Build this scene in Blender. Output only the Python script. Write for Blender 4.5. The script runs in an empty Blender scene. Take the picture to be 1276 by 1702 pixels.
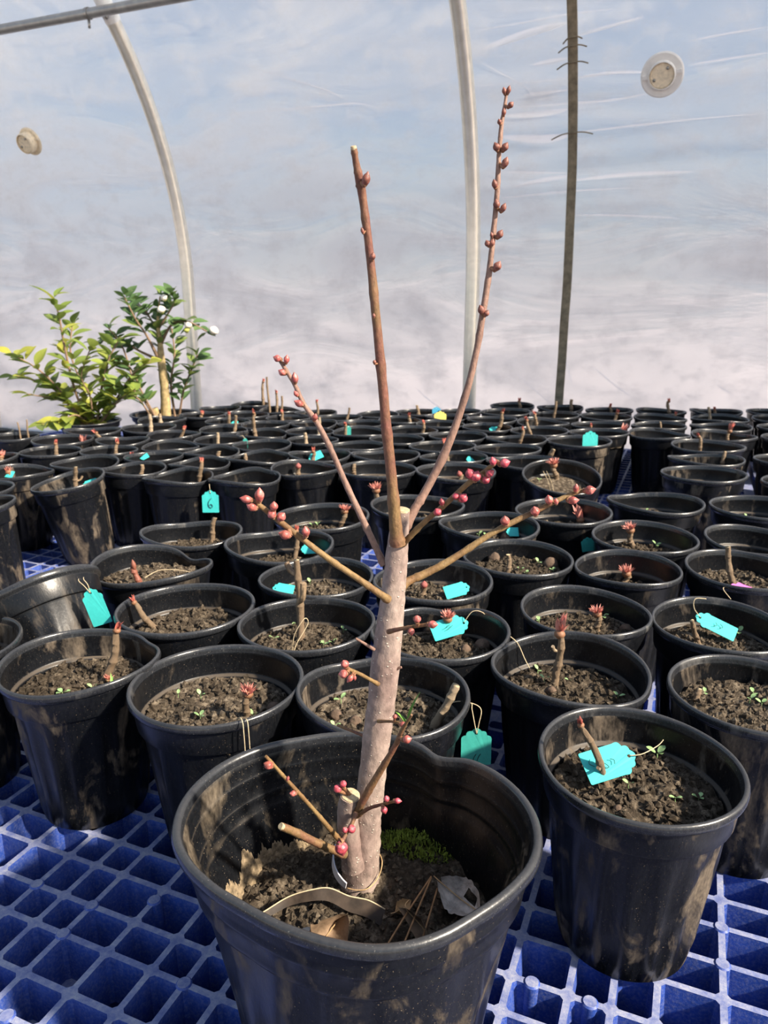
import bpy, math, random
from math import sin, cos, pi, radians, sqrt, exp
from mathutils import Vector, Matrix, noise

random.seed(7)
scene = bpy.context.scene
C = scene.collection

# ------------------------------------------------------------------ camera, sky, sun, exposure
cam_data = bpy.data.cameras.new('camera')
cam = bpy.data.objects.new('camera', cam_data)
C.objects.link(cam)
cam.location = (0, 0, 0.495)
cam.rotation_euler = (radians(90 - 16), 0, 0)
cam_data.sensor_fit = 'VERTICAL'
cam_data.sensor_height = 24.0
cam_data.lens = 24.0 * 1229 / 1702
cam_data.clip_start = 0.02
cam_data.clip_end = 500
cam_data.dof.use_dof = True
cam_data.dof.focus_distance = 0.50
cam_data.dof.aperture_fstop = 14
scene.camera = cam

SUN_EL, SUN_AZ = radians(37), radians(118)      # azimuth clockwise from +Y
SUN_DIR = Vector((sin(SUN_AZ) * cos(SUN_EL), cos(SUN_AZ) * cos(SUN_EL), sin(SUN_EL)))
sun_data = bpy.data.lights.new('sun', 'SUN')
sun_data.energy = 7.2
sun_data.color = (1.0, 0.88, 0.72)
sun_data.angle = radians(3.0)
sun = bpy.data.objects.new('sun', sun_data)
C.objects.link(sun)
sun.location = SUN_DIR * 6
sun.rotation_euler = (-SUN_DIR).to_track_quat('-Z', 'Y').to_euler()

world = bpy.data.worlds.new('sky')
scene.world = world
world.use_nodes = True
wn, wl = world.node_tree.nodes, world.node_tree.links
wn.clear()
w_out = wn.new('ShaderNodeOutputWorld')
w_bg = wn.new('ShaderNodeBackground')
w_sky = wn.new('ShaderNodeTexSky')
w_sky.sky_type = 'NISHITA'
w_sky.sun_disc = False
w_sky.sun_elevation = SUN_EL
w_sky.sun_rotation = SUN_AZ
w_sky.air_density = 1.2
w_sky.dust_density = 1.5
w_tc = wn.new('ShaderNodeTexCoord')
w_map = wn.new('ShaderNodeMapping')
w_map.inputs['Scale'].default_value = (1.6, 1.6, 4.5)
w_noise = wn.new('ShaderNodeTexNoise')
w_noise.inputs['Scale'].default_value = 1.7
w_noise.inputs['Detail'].default_value = 6
w_ramp = wn.new('ShaderNodeValToRGB')
w_ramp.color_ramp.elements[0].position = 0.40
w_ramp.color_ramp.elements[1].position = 0.66
w_mix = wn.new('ShaderNodeMix')
w_mix.data_type = 'RGBA'
w_mul = wn.new('ShaderNodeMath')
w_mul.operation = 'MULTIPLY'
w_mul.inputs[1].default_value = 0.55
w_mix.inputs[7].default_value = (4.2, 4.6, 5.4, 1)
wl.new(w_tc.outputs['Generated'], w_map.inputs['Vector'])
wl.new(w_map.outputs[0], w_noise.inputs['Vector'])
wl.new(w_noise.outputs['Fac'], w_ramp.inputs[0])
wl.new(w_ramp.outputs[0], w_mul.inputs[0])
wl.new(w_mul.outputs[0], w_mix.inputs[0])
wl.new(w_sky.outputs[0], w_mix.inputs[6])
wl.new(w_mix.outputs[2], w_bg.inputs['Color'])
w_bg.inputs['Strength'].default_value = 0.115
wl.new(w_bg.outputs[0], w_out.inputs['Surface'])

scene.view_settings.view_transform = 'Standard'
scene.view_settings.look = 'None'
scene.view_settings.gamma = 1
scene.view_settings.use_curve_mapping = False
scene.view_settings.exposure = 0.60

# ------------------------------------------------------------------ helpers
def mesh(name, verts, faces, mats=(), smooth=True, sharp=None, midx=None):
    me = bpy.data.meshes.new(name)
    me.from_pydata([tuple(v) for v in verts], [], faces)
    for m in mats:
        me.materials.append(m)
    if midx:
        me.polygons.foreach_set('material_index', midx)
    if smooth:
        me.polygons.foreach_set('use_smooth', [True] * len(me.polygons))
        if sharp:
            me.set_sharp_from_angle(angle=radians(sharp))
    me.update()
    return me

def obj(name, me, parent=None, loc=(0, 0, 0), rot=(0, 0, 0), scale=(1, 1, 1)):
    o = bpy.data.objects.new(name, me)
    C.objects.link(o)
    o.location, o.rotation_euler, o.scale = loc, rot, scale
    if parent is not None:
        o.parent = parent
    return o

def tag(o, label=None, cat=None, group=None, kind=None):
    for k, v in (('label', label), ('category', cat), ('group', group), ('kind', kind)):
        if v:
            o[k] = v
    return o

def thing(name, label, cat, loc=(0, 0, 0), rot=(0, 0, 0), group=None):
    o = obj(name, None, None, loc, rot)
    o.empty_display_size = 0.02
    return tag(o, label, cat, group)

class MB:
    """collects pieces into one mesh"""
    def __init__(self):
        self.v, self.f, self.m = [], [], []
    def add(self, v, f, m=0, M=None):
        b = len(self.v)
        self.v += [tuple(M @ Vector(p)) if M is not None else tuple(p) for p in v]
        self.f += [tuple(i + b for i in q) for q in f]
        self.m += [m] * len(f)
        return self
    def build(self, name, mats, smooth=True, sharp=40):
        return mesh(name, self.v, self.f, mats, smooth, sharp, self.m)

def box(sx, sy, sz, c=(0, 0, 0)):
    x, y, z = sx / 2, sy / 2, sz / 2
    v = [(c[0] + i * x, c[1] + j * y, c[2] + k * z) for k in (-1, 1) for j in (-1, 1) for i in (-1, 1)]
    return v, [(0, 2, 3, 1), (4, 5, 7, 6), (0, 1, 5, 4), (2, 6, 7, 3), (0, 4, 6, 2), (1, 3, 7, 5)]

def catmull(pts, n):
    """smooth a list of tuples (any length) with n steps per span"""
    P = [Vector(p[:3]) for p in pts]
    R = [p[3] if len(p) > 3 else 0 for p in pts]
    out = []
    for i in range(len(P) - 1):
        p0, p1, p2, p3 = P[max(i - 1, 0)], P[i], P[i + 1], P[min(i + 2, len(P) - 1)]
        for k in range(n):
            t = k / n
            q = 0.5 * ((2 * p1) + (p2 - p0) * t + (2 * p0 - 5 * p1 + 4 * p2 - p3) * t * t + (3 * p1 - p0 - 3 * p2 + p3) * t ** 3)
            out.append((q, R[i] * (1 - t) + R[i + 1] * t))
    out.append((P[-1], R[-1]))
    return out

def tube(pts, seg=8, rough=0.0, freq=200.0, seed=0.0, cap=True, flat=1.0):
    """pts: list of (Vector, radius); returns verts, faces"""
    v, f = [], []
    n = len(pts)
    up = None
    for i, (p, r) in enumerate(pts):
        d = (pts[min(i + 1, n - 1)][0] - pts[max(i - 1, 0)][0])
        d = d.normalized() if d.length > 1e-9 else Vector((0, 0, 1))
        if up is None:
            a = Vector((1, 0, 0)) if abs(d.x) < 0.8 else Vector((0, 1, 0))
            up = d.cross(a).normalized()
        up = (up - d * up.dot(d)).normalized()
        s = d.cross(up)
        for k in range(seg):
            t = 2 * pi * k / seg
            q = up * cos(t) + s * sin(t) * flat
            rr = r
            if rough:
                w = p + q * r
                rr = r * (1 + rough * noise.noise(w * freq + Vector((seed, 0, 0))))
            v.append(p + q * rr)
    for i in range(n - 1):
        for k in range(seg):
            a, b = i * seg + k, i * seg + (k + 1) % seg
            f.append((a, b, b + seg, a + seg))
    if cap:
        f.append(tuple(range(seg))[::-1])
        f.append(tuple((n - 1) * seg + k for k in range(seg)))
    return v, f

def line(pts, r):
    return [(Vector(p), r) for p in pts]

def curve_line(pts, r, n=6):
    return catmull([tuple(p) + (r,) for p in pts], n)

def align(d, roll=0.0):
    """rotation taking +Z to direction d"""
    return (Vector(d).to_track_quat('Z', 'Y').to_matrix() @ Matrix.Rotation(roll, 3, 'Z')).to_euler()

# ------------------------------------------------------------------ materials
def new_mat(name):
    m = bpy.data.materials.new(name)
    m.use_nodes = True
    nt = m.node_tree
    b = nt.nodes['Principled BSDF']
    return m, nt.nodes, nt.links, b

def n_noise(nodes, links, scale, detail=4, rough=0.55, vec=None, dist=0.0):
    n = nodes.new('ShaderNodeTexNoise')
    n.inputs['Scale'].default_value = scale
    n.inputs['Detail'].default_value = detail
    n.inputs['Roughness'].default_value = rough
    n.inputs['Distortion'].default_value = dist
    if vec is not None:
        links.new(vec, n.inputs['Vector'])
    return n

def n_ramp(nodes, links, fac, stops):
    r = nodes.new('ShaderNodeValToRGB')
    e = r.color_ramp.elements
    e[0].position, e[0].color = stops[0][0], stops[0][1]
    e[1].position, e[1].color = stops[-1][0], stops[-1][1]
    for p, c in stops[1:-1]:
        q = e.new(p)
        q.color = c
    links.new(fac, r.inputs[0])
    return r

def n_mix(nodes, links, fac, a, b):
    m = nodes.new('ShaderNodeMix')
    m.data_type = 'RGBA'
    for s, x in ((0, fac), (6, a), (7, b)):
        if hasattr(x, 'node'):
            links.new(x, m.inputs[s])
        else:
            m.inputs[s].default_value = x
    return m.outputs[2]

def n_bump(nodes, links, h, strength, dist, bsdf):
    b = nodes.new('ShaderNodeBump')
    b.inputs['Strength'].default_value = strength
    b.inputs['Distance'].default_value = dist
    links.new(h, b.inputs['Height'])
    links.new(b.outputs[0], bsdf.inputs['Normal'])
    return b

def g(v):
    return (v, v, v, 1)

def n_coord(nodes, links, kind='Object', rnd=True, scale=(1, 1, 1)):
    tc = nodes.new('ShaderNodeTexCoord')
    mp = nodes.new('ShaderNodeMapping')
    mp.inputs['Scale'].default_value = scale
    links.new(tc.outputs[kind], mp.inputs['Vector'])
    if rnd:
        oi = nodes.new('ShaderNodeObjectInfo')
        mu = nodes.new('ShaderNodeMath')
        mu.operation = 'MULTIPLY'
        mu.inputs[1].default_value = 37.0
        links.new(oi.outputs['Random'], mu.inputs[0])
        links.new(mu.outputs[0], mp.inputs['Location'])
    return mp.outputs[0]

def plain(name, col, rough=0.6, var=0.25, scale=60, bump=0.0, spec=0.4, metal=0.0, detail=3):
    m, n, l, b = new_mat(name)
    vec = n_coord(n, l)
    nz = n_noise(n, l, scale, detail, 0.6, vec)
    lo = tuple(c * (1 - var) for c in col) + (1,)
    hi = tuple(min(c * (1 + var), 1) for c in col) + (1,)
    r = n_ramp(n, l, nz.outputs['Fac'], [(0.3, lo), (0.7, hi)])
    l.new(r.outputs[0], b.inputs['Base Color'])
    b.inputs['Roughness'].default_value = rough
    b.inputs['Specular IOR Level'].default_value = spec
    b.inputs['Metallic'].default_value = metal
    if bump:
        n_bump(n, l, nz.outputs['Fac'], 1.0, bump, b)
    return m

def pot_material(name, mud_lo, mud_hi, mud_col, base_lo=(0.003, 0.0035, 0.005, 1), base_hi=(0.008, 0.009, 0.011, 1), rough=0.30, spec=0.34, dust=0.5):
    m, n, l, b = new_mat(name)
    vec = n_coord(n, l, scale=(1, 1, 0.45))
    big = n_noise(n, l, 26, 5, 0.6, vec, 0.6)
    fine = n_noise(n, l, 420, 3, 0.6, vec)
    speck = n_noise(n, l, 900, 2, 0.5, n_coord(n, l))
    mk = n_ramp(n, l, big.outputs['Fac'], [(mud_lo, g(0)), (mud_hi, g(1))])
    sp = n_ramp(n, l, speck.outputs['Fac'], [(0.68, g(0)), (0.75, g(0.6))])
    mul = n.new('ShaderNodeMath'); mul.operation = 'MULTIPLY'
    l.new(mk.outputs[0], mul.inputs[0]); l.new(fine.outputs['Fac'], mul.inputs[1])
    mx = n.new('ShaderNodeMath'); mx.operation = 'MAXIMUM'
    l.new(mul.outputs[0], mx.inputs[0]); l.new(sp.outputs[0], mx.inputs[1])
    # dust settles on ledges
    geo = n.new('ShaderNodeNewGeometry')
    sep = n.new('ShaderNodeSeparateXYZ'); l.new(geo.outputs['Normal'], sep.inputs[0])
    led = n_ramp(n, l, sep.outputs['Z'], [(0.45, g(0)), (0.9, g(dust))])
    mx2 = n.new('ShaderNodeMath'); mx2.operation = 'MAXIMUM'
    l.new(mx.outputs[0], mx2.inputs[0]); l.new(led.outputs[0], mx2.inputs[1])
    mx = mx2
    base = n_ramp(n, l, fine.outputs['Fac'], [(0.3, base_lo), (0.75, base_hi)])
    col = n_mix(n, l, mx.outputs[0], base.outputs[0], mud_col)
    l.new(col, b.inputs['Base Color'])
    rr = n_ramp(n, l, mx.outputs[0], [(0.0, g(rough)), (0.5, g(0.85))])
    l.new(rr.outputs[0], b.inputs['Roughness'])
    b.inputs['Specular IOR Level'].default_value = spec
    n_bump(n, l, fine.outputs['Fac'], 0.25, 0.0005, b)
    return m

M = {}
MUD = (0.20, 0.155, 0.11, 1)
M['pot'] = pot_material('black_plastic', 0.60, 0.80, MUD)
M['pot_muddy'] = pot_material('black_plastic_muddy', 0.53, 0.64, MUD)
M['pot_big'] = pot_material('black_plastic_scuffed', 0.56, 0.74, (0.27, 0.21, 0.14, 1))
M['rim'] = pot_material('black_plastic_rim', 0.60, 0.85, (0.20, 0.19, 0.175, 1), (0.012, 0.013, 0.016, 1), (0.024, 0.026, 0.030, 1), 0.24, 0.6, 0.10)

def soil_material(name, dark, mid, pale):
    m, n, l, b = new_mat(name)
    vec = n_coord(n, l)
    a = n_noise(n, l, 150, 6, 0.7, vec)
    c = n_noise(n, l, 34, 3, 0.6, vec)
    r = n_ramp(n, l, a.outputs['Fac'], [(0.30, dark), (0.5, mid), (0.70, pale)])
    r2 = n_ramp(n, l, c.outputs['Fac'], [(0.35, g(0.7)), (0.7, g(1.25))])
    mm = n.new('ShaderNodeMix'); mm.data_type = 'RGBA'; mm.blend_type = 'MULTIPLY'
    mm.inputs[0].default_value = 1
    l.new(r.outputs[0], mm.inputs[6]); l.new(r2.outputs[0], mm.inputs[7])
    l.new(mm.outputs[2], b.inputs['Base Color'])
    b.inputs['Roughness'].default_value = 0.95
    b.inputs['Specular IOR Level'].default_value = 0.15
    n_bump(n, l, a.outputs['Fac'], 1.0, 0.003, b)
    return m
M['soil'] = soil_material('potting_soil', (0.022, 0.016, 0.011, 1), (0.085, 0.066, 0.047, 1), (0.27, 0.22, 0.16, 1))
M['soil_dark'] = soil_material('dark_potting_soil', (0.022, 0.016, 0.011, 1), (0.066, 0.051, 0.036, 1), (0.20, 0.16, 0.115, 1))

def bark_material(name, a, b_, c, scale=260, speck=True):
    m, n, l, b = new_mat(name)
    vec = n_coord(n, l, 'Object', False, (1, 1, 0.6))
    nz = n_noise(n, l, scale, 5, 0.65, vec)
    big = n_noise(n, l, scale * 0.16, 3, 0.5, vec)
    r = n_ramp(n, l, big.outputs['Fac'], [(0.35, a), (0.65, b_)])
    r2 = n_ramp(n, l, nz.outputs['Fac'], [(0.35, g(0.72)), (0.65, g(1.15))])
    mm = n.new('ShaderNodeMix'); mm.data_type = 'RGBA'; mm.blend_type = 'MULTIPLY'
    mm.inputs[0].default_value = 1
    l.new(r.outputs[0], mm.inputs[6]); l.new(r2.outputs[0], mm.inputs[7])
    col = mm.outputs[2]
    h = nz.outputs['Fac']
    if speck:
        vo = n.new('ShaderNodeTexVoronoi')
        vo.inputs['Scale'].default_value = scale * 1.1
        vo.inputs['Randomness'].default_value = 1.0
        l.new(n_coord(n, l, 'Object', False, (0.8, 0.8, 1.0)), vo.inputs['Vector'])
        s = n_ramp(n, l, vo.outputs['Distance'], [(0.10, g(0.9)), (0.19, g(0))])
        col = n_mix(n, l, s.outputs[0], col, c)
        ad = n.new('ShaderNodeMath'); ad.operation = 'ADD'
        l.new(s.outputs[0], ad.inputs[0]); l.new(h, ad.inputs[1])
        h = ad.outputs[0]
    l.new(col, b.inputs['Base Color'])
    b.inputs['Roughness'].default_value = 0.6
    b.inputs['Specular IOR Level'].default_value = 0.35
    n_bump(n, l, h, 0.7, 0.0009, b)
    return m
M['trunk'] = bark_material('grey_brown_bark', (0.22, 0.155, 0.135, 1), (0.34, 0.265, 0.225, 1), (0.55, 0.48, 0.40, 1))
M['twig_red'] = bark_material('red_brown_twig_bark', (0.165, 0.062, 0.046, 1), (0.19, 0.118, 0.050, 1), (0.36, 0.23, 0.16, 1), 420, False)
M['twig_olive'] = bark_material('olive_brown_twig_bark', (0.16, 0.085, 0.036, 1), (0.23, 0.150, 0.062, 1), (0.4, 0.3, 0.18, 1), 420, False)
M['twig_mauve'] = bark_material('mauve_brown_twig_bark', (0.20, 0.115, 0.088, 1), (0.27, 0.165, 0.125, 1), (0.4, 0.3, 0.24, 1), 420, False)
M['stub'] = bark_material('stub_bark', (0.13, 0.085, 0.052, 1), (0.30, 0.215, 0.135, 1), (0.4, 0.32, 0.22, 1), 380, False)
M['stub_pale'] = bark_material('pale_stub_bark', (0.29, 0.21, 0.135, 1), (0.44, 0.345, 0.235, 1), (0.5, 0.4, 0.3, 1), 380, False)
M['cut_wood'] = plain('cut_wood', (0.42, 0.33, 0.20), 0.8, 0.3, 500)
M['bud_red'] = plain('red_bud_scales', (0.50, 0.13, 0.10), 0.5, 0.45, 420, 0.0004)
def bud_material(name, a, b_, c):
    m, n, l, b = new_mat(name)
    vec = n_coord(n, l)
    vo = n.new('ShaderNodeTexVoronoi'); vo.inputs['Scale'].default_value = 420
    l.new(vec, vo.inputs['Vector'])
    nz = n_noise(n, l, 260, 3, 0.6, vec)
    r = n_ramp(n, l, nz.outputs['Fac'], [(0.32, a), (0.52, b_), (0.70, c)])
    e = n_ramp(n, l, vo.outputs['Distance'], [(0.25, g(1.0)), (0.75, g(0.55))])
    mm = n.new('ShaderNodeMix'); mm.data_type = 'RGBA'; mm.blend_type = 'MULTIPLY'; mm.inputs[0].default_value = 1
    l.new(r.outputs[0], mm.inputs[6]); l.new(e.outputs[0], mm.inputs[7])
    l.new(mm.outputs[2], b.inputs['Base Color'])
    b.inputs['Roughness'].default_value = 0.45
    n_bump(n, l, vo.outputs['Distance'], 0.5, 0.0006, b)
    return m
M['bud_pink'] = bud_material('pink_scaly_bud', (0.30, 0.085, 0.060, 1), (0.52, 0.13, 0.115, 1), (0.66, 0.26, 0.22, 1))
M['bud_rose'] = bud_material('rose_bud_scaly', (0.34, 0.060, 0.060, 1), (0.58, 0.075, 0.115, 1), (0.70, 0.20, 0.20, 1))
M['bud_brown'] = plain('brown_bud_scales', (0.20, 0.075, 0.055), 0.5, 0.5, 500, 0.0003)
M['bud_base'] = plain('bud_base_scales', (0.22, 0.105, 0.055), 0.6, 0.4, 600)
M['fuzzy'] = plain('red_shoot', (0.62, 0.25, 0.20), 0.6, 0.4, 300)
M['dark_red'] = plain('dark_red_stub', (0.20, 0.07, 0.045), 0.6, 0.4, 300)
M['turq'] = plain('turquoise_tag_card', (0.045, 0.50, 0.475), 0.6, 0.06, 200)
M['green'] = plain('green_turquoise_tag_card', (0.040, 0.36, 0.31), 0.6, 0.10, 200)
M['pink'] = plain('pink_tag_card', (0.80, 0.13, 0.55), 0.6, 0.06, 200)
M['yellow'] = plain('yellow_tag_card', (0.80, 0.70, 0.16), 0.6, 0.06, 200)
M['blue_tag'] = plain('blue_tag_card', (0.06, 0.34, 0.52), 0.6, 0.06, 200)
M['ink'] = plain('black_ink', (0.012, 0.02, 0.03), 0.5, 0.1)
M['string'] = plain('cream_string', (0.55, 0.44, 0.28), 0.8, 0.2, 400)
M['weed'] = plain('seedling_green', (0.26, 0.40, 0.17), 0.5, 0.3, 200)
M['grass'] = plain('grass_green', (0.16, 0.33, 0.05), 0.5, 0.25, 200)
M['dry'] = plain('dry_weed', (0.36, 0.31, 0.15), 0.8, 0.4, 300)
M['pebble'] = plain('brown_clay', (0.105, 0.070, 0.048), 0.9, 0.4, 150, 0.002)
M['stone'] = plain('grey_stone', (0.36, 0.34, 0.31), 0.8, 0.25, 200, 0.0008)
M['leaf_dry'] = plain('dry_leaf_tan', (0.46, 0.30, 0.15), 0.75, 0.35, 90, 0.001)
M['leaf_brown'] = plain('dry_leaf_brown', (0.20, 0.135, 0.085), 0.8, 0.45, 90, 0.001)
M['leaf_grey'] = plain('dry_leaf_grey', (0.42, 0.37, 0.32), 0.8, 0.4, 140, 0.002)
M['needle'] = plain('pine_needle', (0.33, 0.18, 0.08), 0.6, 0.3, 200)
M['moss'] = plain('moss_green', (0.17, 0.22, 0.028), 0.8, 0.5, 120)
M['strip'] = plain('brown_film_strip', (0.040, 0.028, 0.020), 0.5, 0.5, 120)
M['strip_white'] = plain('white_band', (0.74, 0.74, 0.78), 0.5, 0.06, 100)
M['steel'] = plain('galvanised_steel', (0.84, 0.80, 0.70), 0.30, 0.08, 30, 0.0004, 0.5, 0.55)
M['steel_grey'] = plain('grey_conduit', (0.33, 0.33, 0.32), 0.4, 0.15, 30, 0.0003, 0.5, 0.5)
M['bolt'] = plain('bolt_steel', (0.35, 0.34, 0.32), 0.35, 0.2, 80, 0, 0.5, 0.8)
M['white_paint'] = plain('white_painted_steel', (0.78, 0.78, 0.76), 0.4, 0.06, 60)
M['lath'] = plain('weathered_lath', (0.20, 0.165, 0.11), 0.8, 0.35, 40, 0.001)
M['fitting'] = plain('grey_white_plastic', (0.78, 0.76, 0.72), 0.5, 0.06, 40)
M['fitting_cream'] = plain('cream_dusty_plastic', (0.78, 0.66, 0.48), 0.6, 0.2, 90)
M['trunk_cam'] = plain('camellia_bark', (0.36, 0.27, 0.13), 0.7, 0.35, 80, 0.0012)
M['stem_cam'] = plain('camellia_stem', (0.21, 0.135, 0.085), 0.7, 0.35, 120)
M['white_petal'] = plain('white_petal', (0.86, 0.78, 0.66), 0.5, 0.08, 80)
M['bud_green'] = plain('green_bud', (0.42, 0.45, 0.10), 0.5, 0.15, 80)

def leaf_material(name, col, trans):
    m, n, l, b = new_mat(name)
    vec = n_coord(n, l)
    nz = n_noise(n, l, 40, 3, 0.5, vec)
    oi = n.new('ShaderNodeObjectInfo')
    r = n_ramp(n, l, oi.outputs['Random'], [(0.0, tuple(c * 0.62 for c in col) + (1,)), (0.55, col + (1,)), (1.0, (col[0] * 1.9, col[1] * 1.35, col[2], 1))])
    r2 = n_ramp(n, l, nz.outputs['Fac'], [(0.3, g(0.8)), (0.7, g(1.15))])
    mm = n.new('ShaderNodeMix'); mm.data_type = 'RGBA'; mm.blend_type = 'MULTIPLY'; mm.inputs[0].default_value = 1
    l.new(r.outputs[0], mm.inputs[6]); l.new(r2.outputs[0], mm.inputs[7])
    l.new(mm.outputs[2], b.inputs['Base Color'])
    b.inputs['Roughness'].default_value = 0.38
    tr = n.new('ShaderNodeBsdfTranslucent')
    l.new(mm.outputs[2], tr.inputs['Color'])
    ms = n.new('ShaderNodeMixShader'); ms.inputs[0].default_value = trans
    out = n['Material Output']
    l.new(b.outputs[0], ms.inputs[1]); l.new(tr.outputs[0], ms.inputs[2]); l.new(ms.outputs[0], out.inputs['Surface'])
    return m
M['leaf_light'] = leaf_material('camellia_leaf_yellow_green', (0.25, 0.34, 0.075), 0.4)
M['leaf_dark'] = leaf_material('camellia_leaf_green', (0.12, 0.22, 0.075), 0.35)

# blue pallet plastic; dust lies on the upward faces
m, n, l, b = new_mat('blue_pallet_plastic')
vec = n_coord(n, l, 'Object', True)
nz = n_noise(n, l, 55, 5, 0.7, vec)
fine = n_noise(n, l, 420, 4, 0.7, vec)
base = n_ramp(n, l, nz.outputs['Fac'], [(0.3, (0.013, 0.045, 0.25, 1)), (0.7, (0.030, 0.080, 0.38, 1))])
geo = n.new('ShaderNodeNewGeometry')
sep = n.new('ShaderNodeSeparateXYZ'); l.new(geo.outputs['True Normal'], sep.inputs[0])
upm = n_ramp(n, l, sep.outputs['Z'], [(0.75, g(0)), (0.95, g(1))])
dn = n_ramp(n, l, nz.outputs['Fac'], [(0.30, g(0.25)), (0.62, g(0.9))])
mu = n.new('ShaderNodeMath'); mu.operation = 'MULTIPLY'
l.new(upm.outputs[0], mu.inputs[0]); l.new(dn.outputs[0], mu.inputs[1])
wallm = n_ramp(n, l, fine.outputs['Fac'], [(0.42, g(0.0)), (0.75, g(0.32))])
mx = n.new('ShaderNodeMath'); mx.operation = 'MAXIMUM'
l.new(mu.outputs[0], mx.inputs[0]); l.new(wallm.outputs[0], mx.inputs[1])
dust = n_ramp(n, l, fine.outputs['Fac'], [(0.35, (0.24, 0.27, 0.40, 1)), (0.7, (0.42, 0.42, 0.47, 1))])
l.new(n_mix(n, l, mx.outputs[0], base.outputs[0], dust.outputs[0]), b.inputs['Base Color'])
b.inputs['Roughness'].default_value = 0.5
n_bump(n, l, fine.outputs['Fac'], 0.3, 0.0006, b)
M['pallet'] = m
# fabric ground cover inside, pale gravel outside
M['ground_cover'] = plain('dark_ground_cover', (0.035, 0.035, 0.036), 0.9, 0.4, 30)
M['gravel'] = plain('pale_gravel', (0.70, 0.61, 0.58), 0.95, 0.18, 3, 0.01)

# greenhouse film: frosted, milky in smears
m, n, l, b = new_mat('frosted_film')
n.remove(b)
out = n['Material Output']
uv = n.new('ShaderNodeUVMap'); uv.uv_map = 'film'
mp = n.new('ShaderNodeMapping'); mp.inputs['Scale'].default_value = (1.0, 3.0, 1); mp.inputs['Rotation'].default_value = (0, 0, radians(-16))
l.new(uv.outputs[0], mp.inputs['Vector'])
streak = n_noise(n, l, 1.5, 5, 0.52, mp.outputs[0], 0.8)
mp2 = n.new('ShaderNodeMapping'); mp2.inputs['Scale'].default_value = (3, 4, 1)
l.new(uv.outputs[0], mp2.inputs['Vector'])
smear = n_noise(n, l, 3.0, 8, 0.7, mp2.outputs[0])
scr = n_noise(n, l, 60.0, 3, 0.6, mp2.outputs[0])
mr = n_ramp(n, l, streak.outputs['Fac'], [(0.33, g(0.14)), (0.50, g(0.24)), (0.70, g(0.55))])
sr = n_ramp(n, l, smear.outputs['Fac'], [(0.48, g(0.0)), (0.70, g(0.30))])
ad = n.new('ShaderNodeMath'); ad.operation = 'ADD'
l.new(mr.outputs[0], ad.inputs[0]); l.new(sr.outputs[0], ad.inputs[1])
rough = n_ramp(n, l, streak.outputs['Fac'], [(0.3, g(0.38)), (0.7, g(0.55))])
glass = n.new('ShaderNodeBsdfGlass')
glass.inputs['IOR'].default_value = 1.35
glass.inputs['Color'].default_value = (0.84, 0.86, 0.90, 1)
l.new(rough.outputs[0], glass.inputs['Roughness'])
trl = n.new('ShaderNodeBsdfTranslucent'); trl.inputs['Color'].default_value = (0.60, 0.61, 0.63, 1)
bp = n.new('ShaderNodeBump'); bp.inputs['Strength'].default_value = 0.5; bp.inputs['Distance'].default_value = 0.02
l.new(streak.outputs['Fac'], bp.inputs['Height'])
l.new(bp.outputs[0], glass.inputs['Normal'])
ms = n.new('ShaderNodeMixShader')
l.new(ad.outputs[0], ms.inputs[0]); l.new(glass.outputs[0], ms.inputs[1]); l.new(trl.outputs[0], ms.inputs[2])
l.new(ms.outputs[0], out.inputs['Surface'])
M['film'] = m
m, n, l, b = new_mat('film_crease')
n.remove(b)
trl = n.new('ShaderNodeBsdfTranslucent'); trl.inputs['Color'].default_value = (0.97, 0.97, 0.97, 1)
trp = n.new('ShaderNodeBsdfTransparent')
ms = n.new('ShaderNodeMixShader'); ms.inputs[0].default_value = 0.25
l.new(trl.outputs[0], ms.inputs[1]); l.new(trp.outputs[0], ms.inputs[2])
l.new(ms.outputs[0], n['Material Output'].inputs['Surface'])
M['crease'] = m

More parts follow.
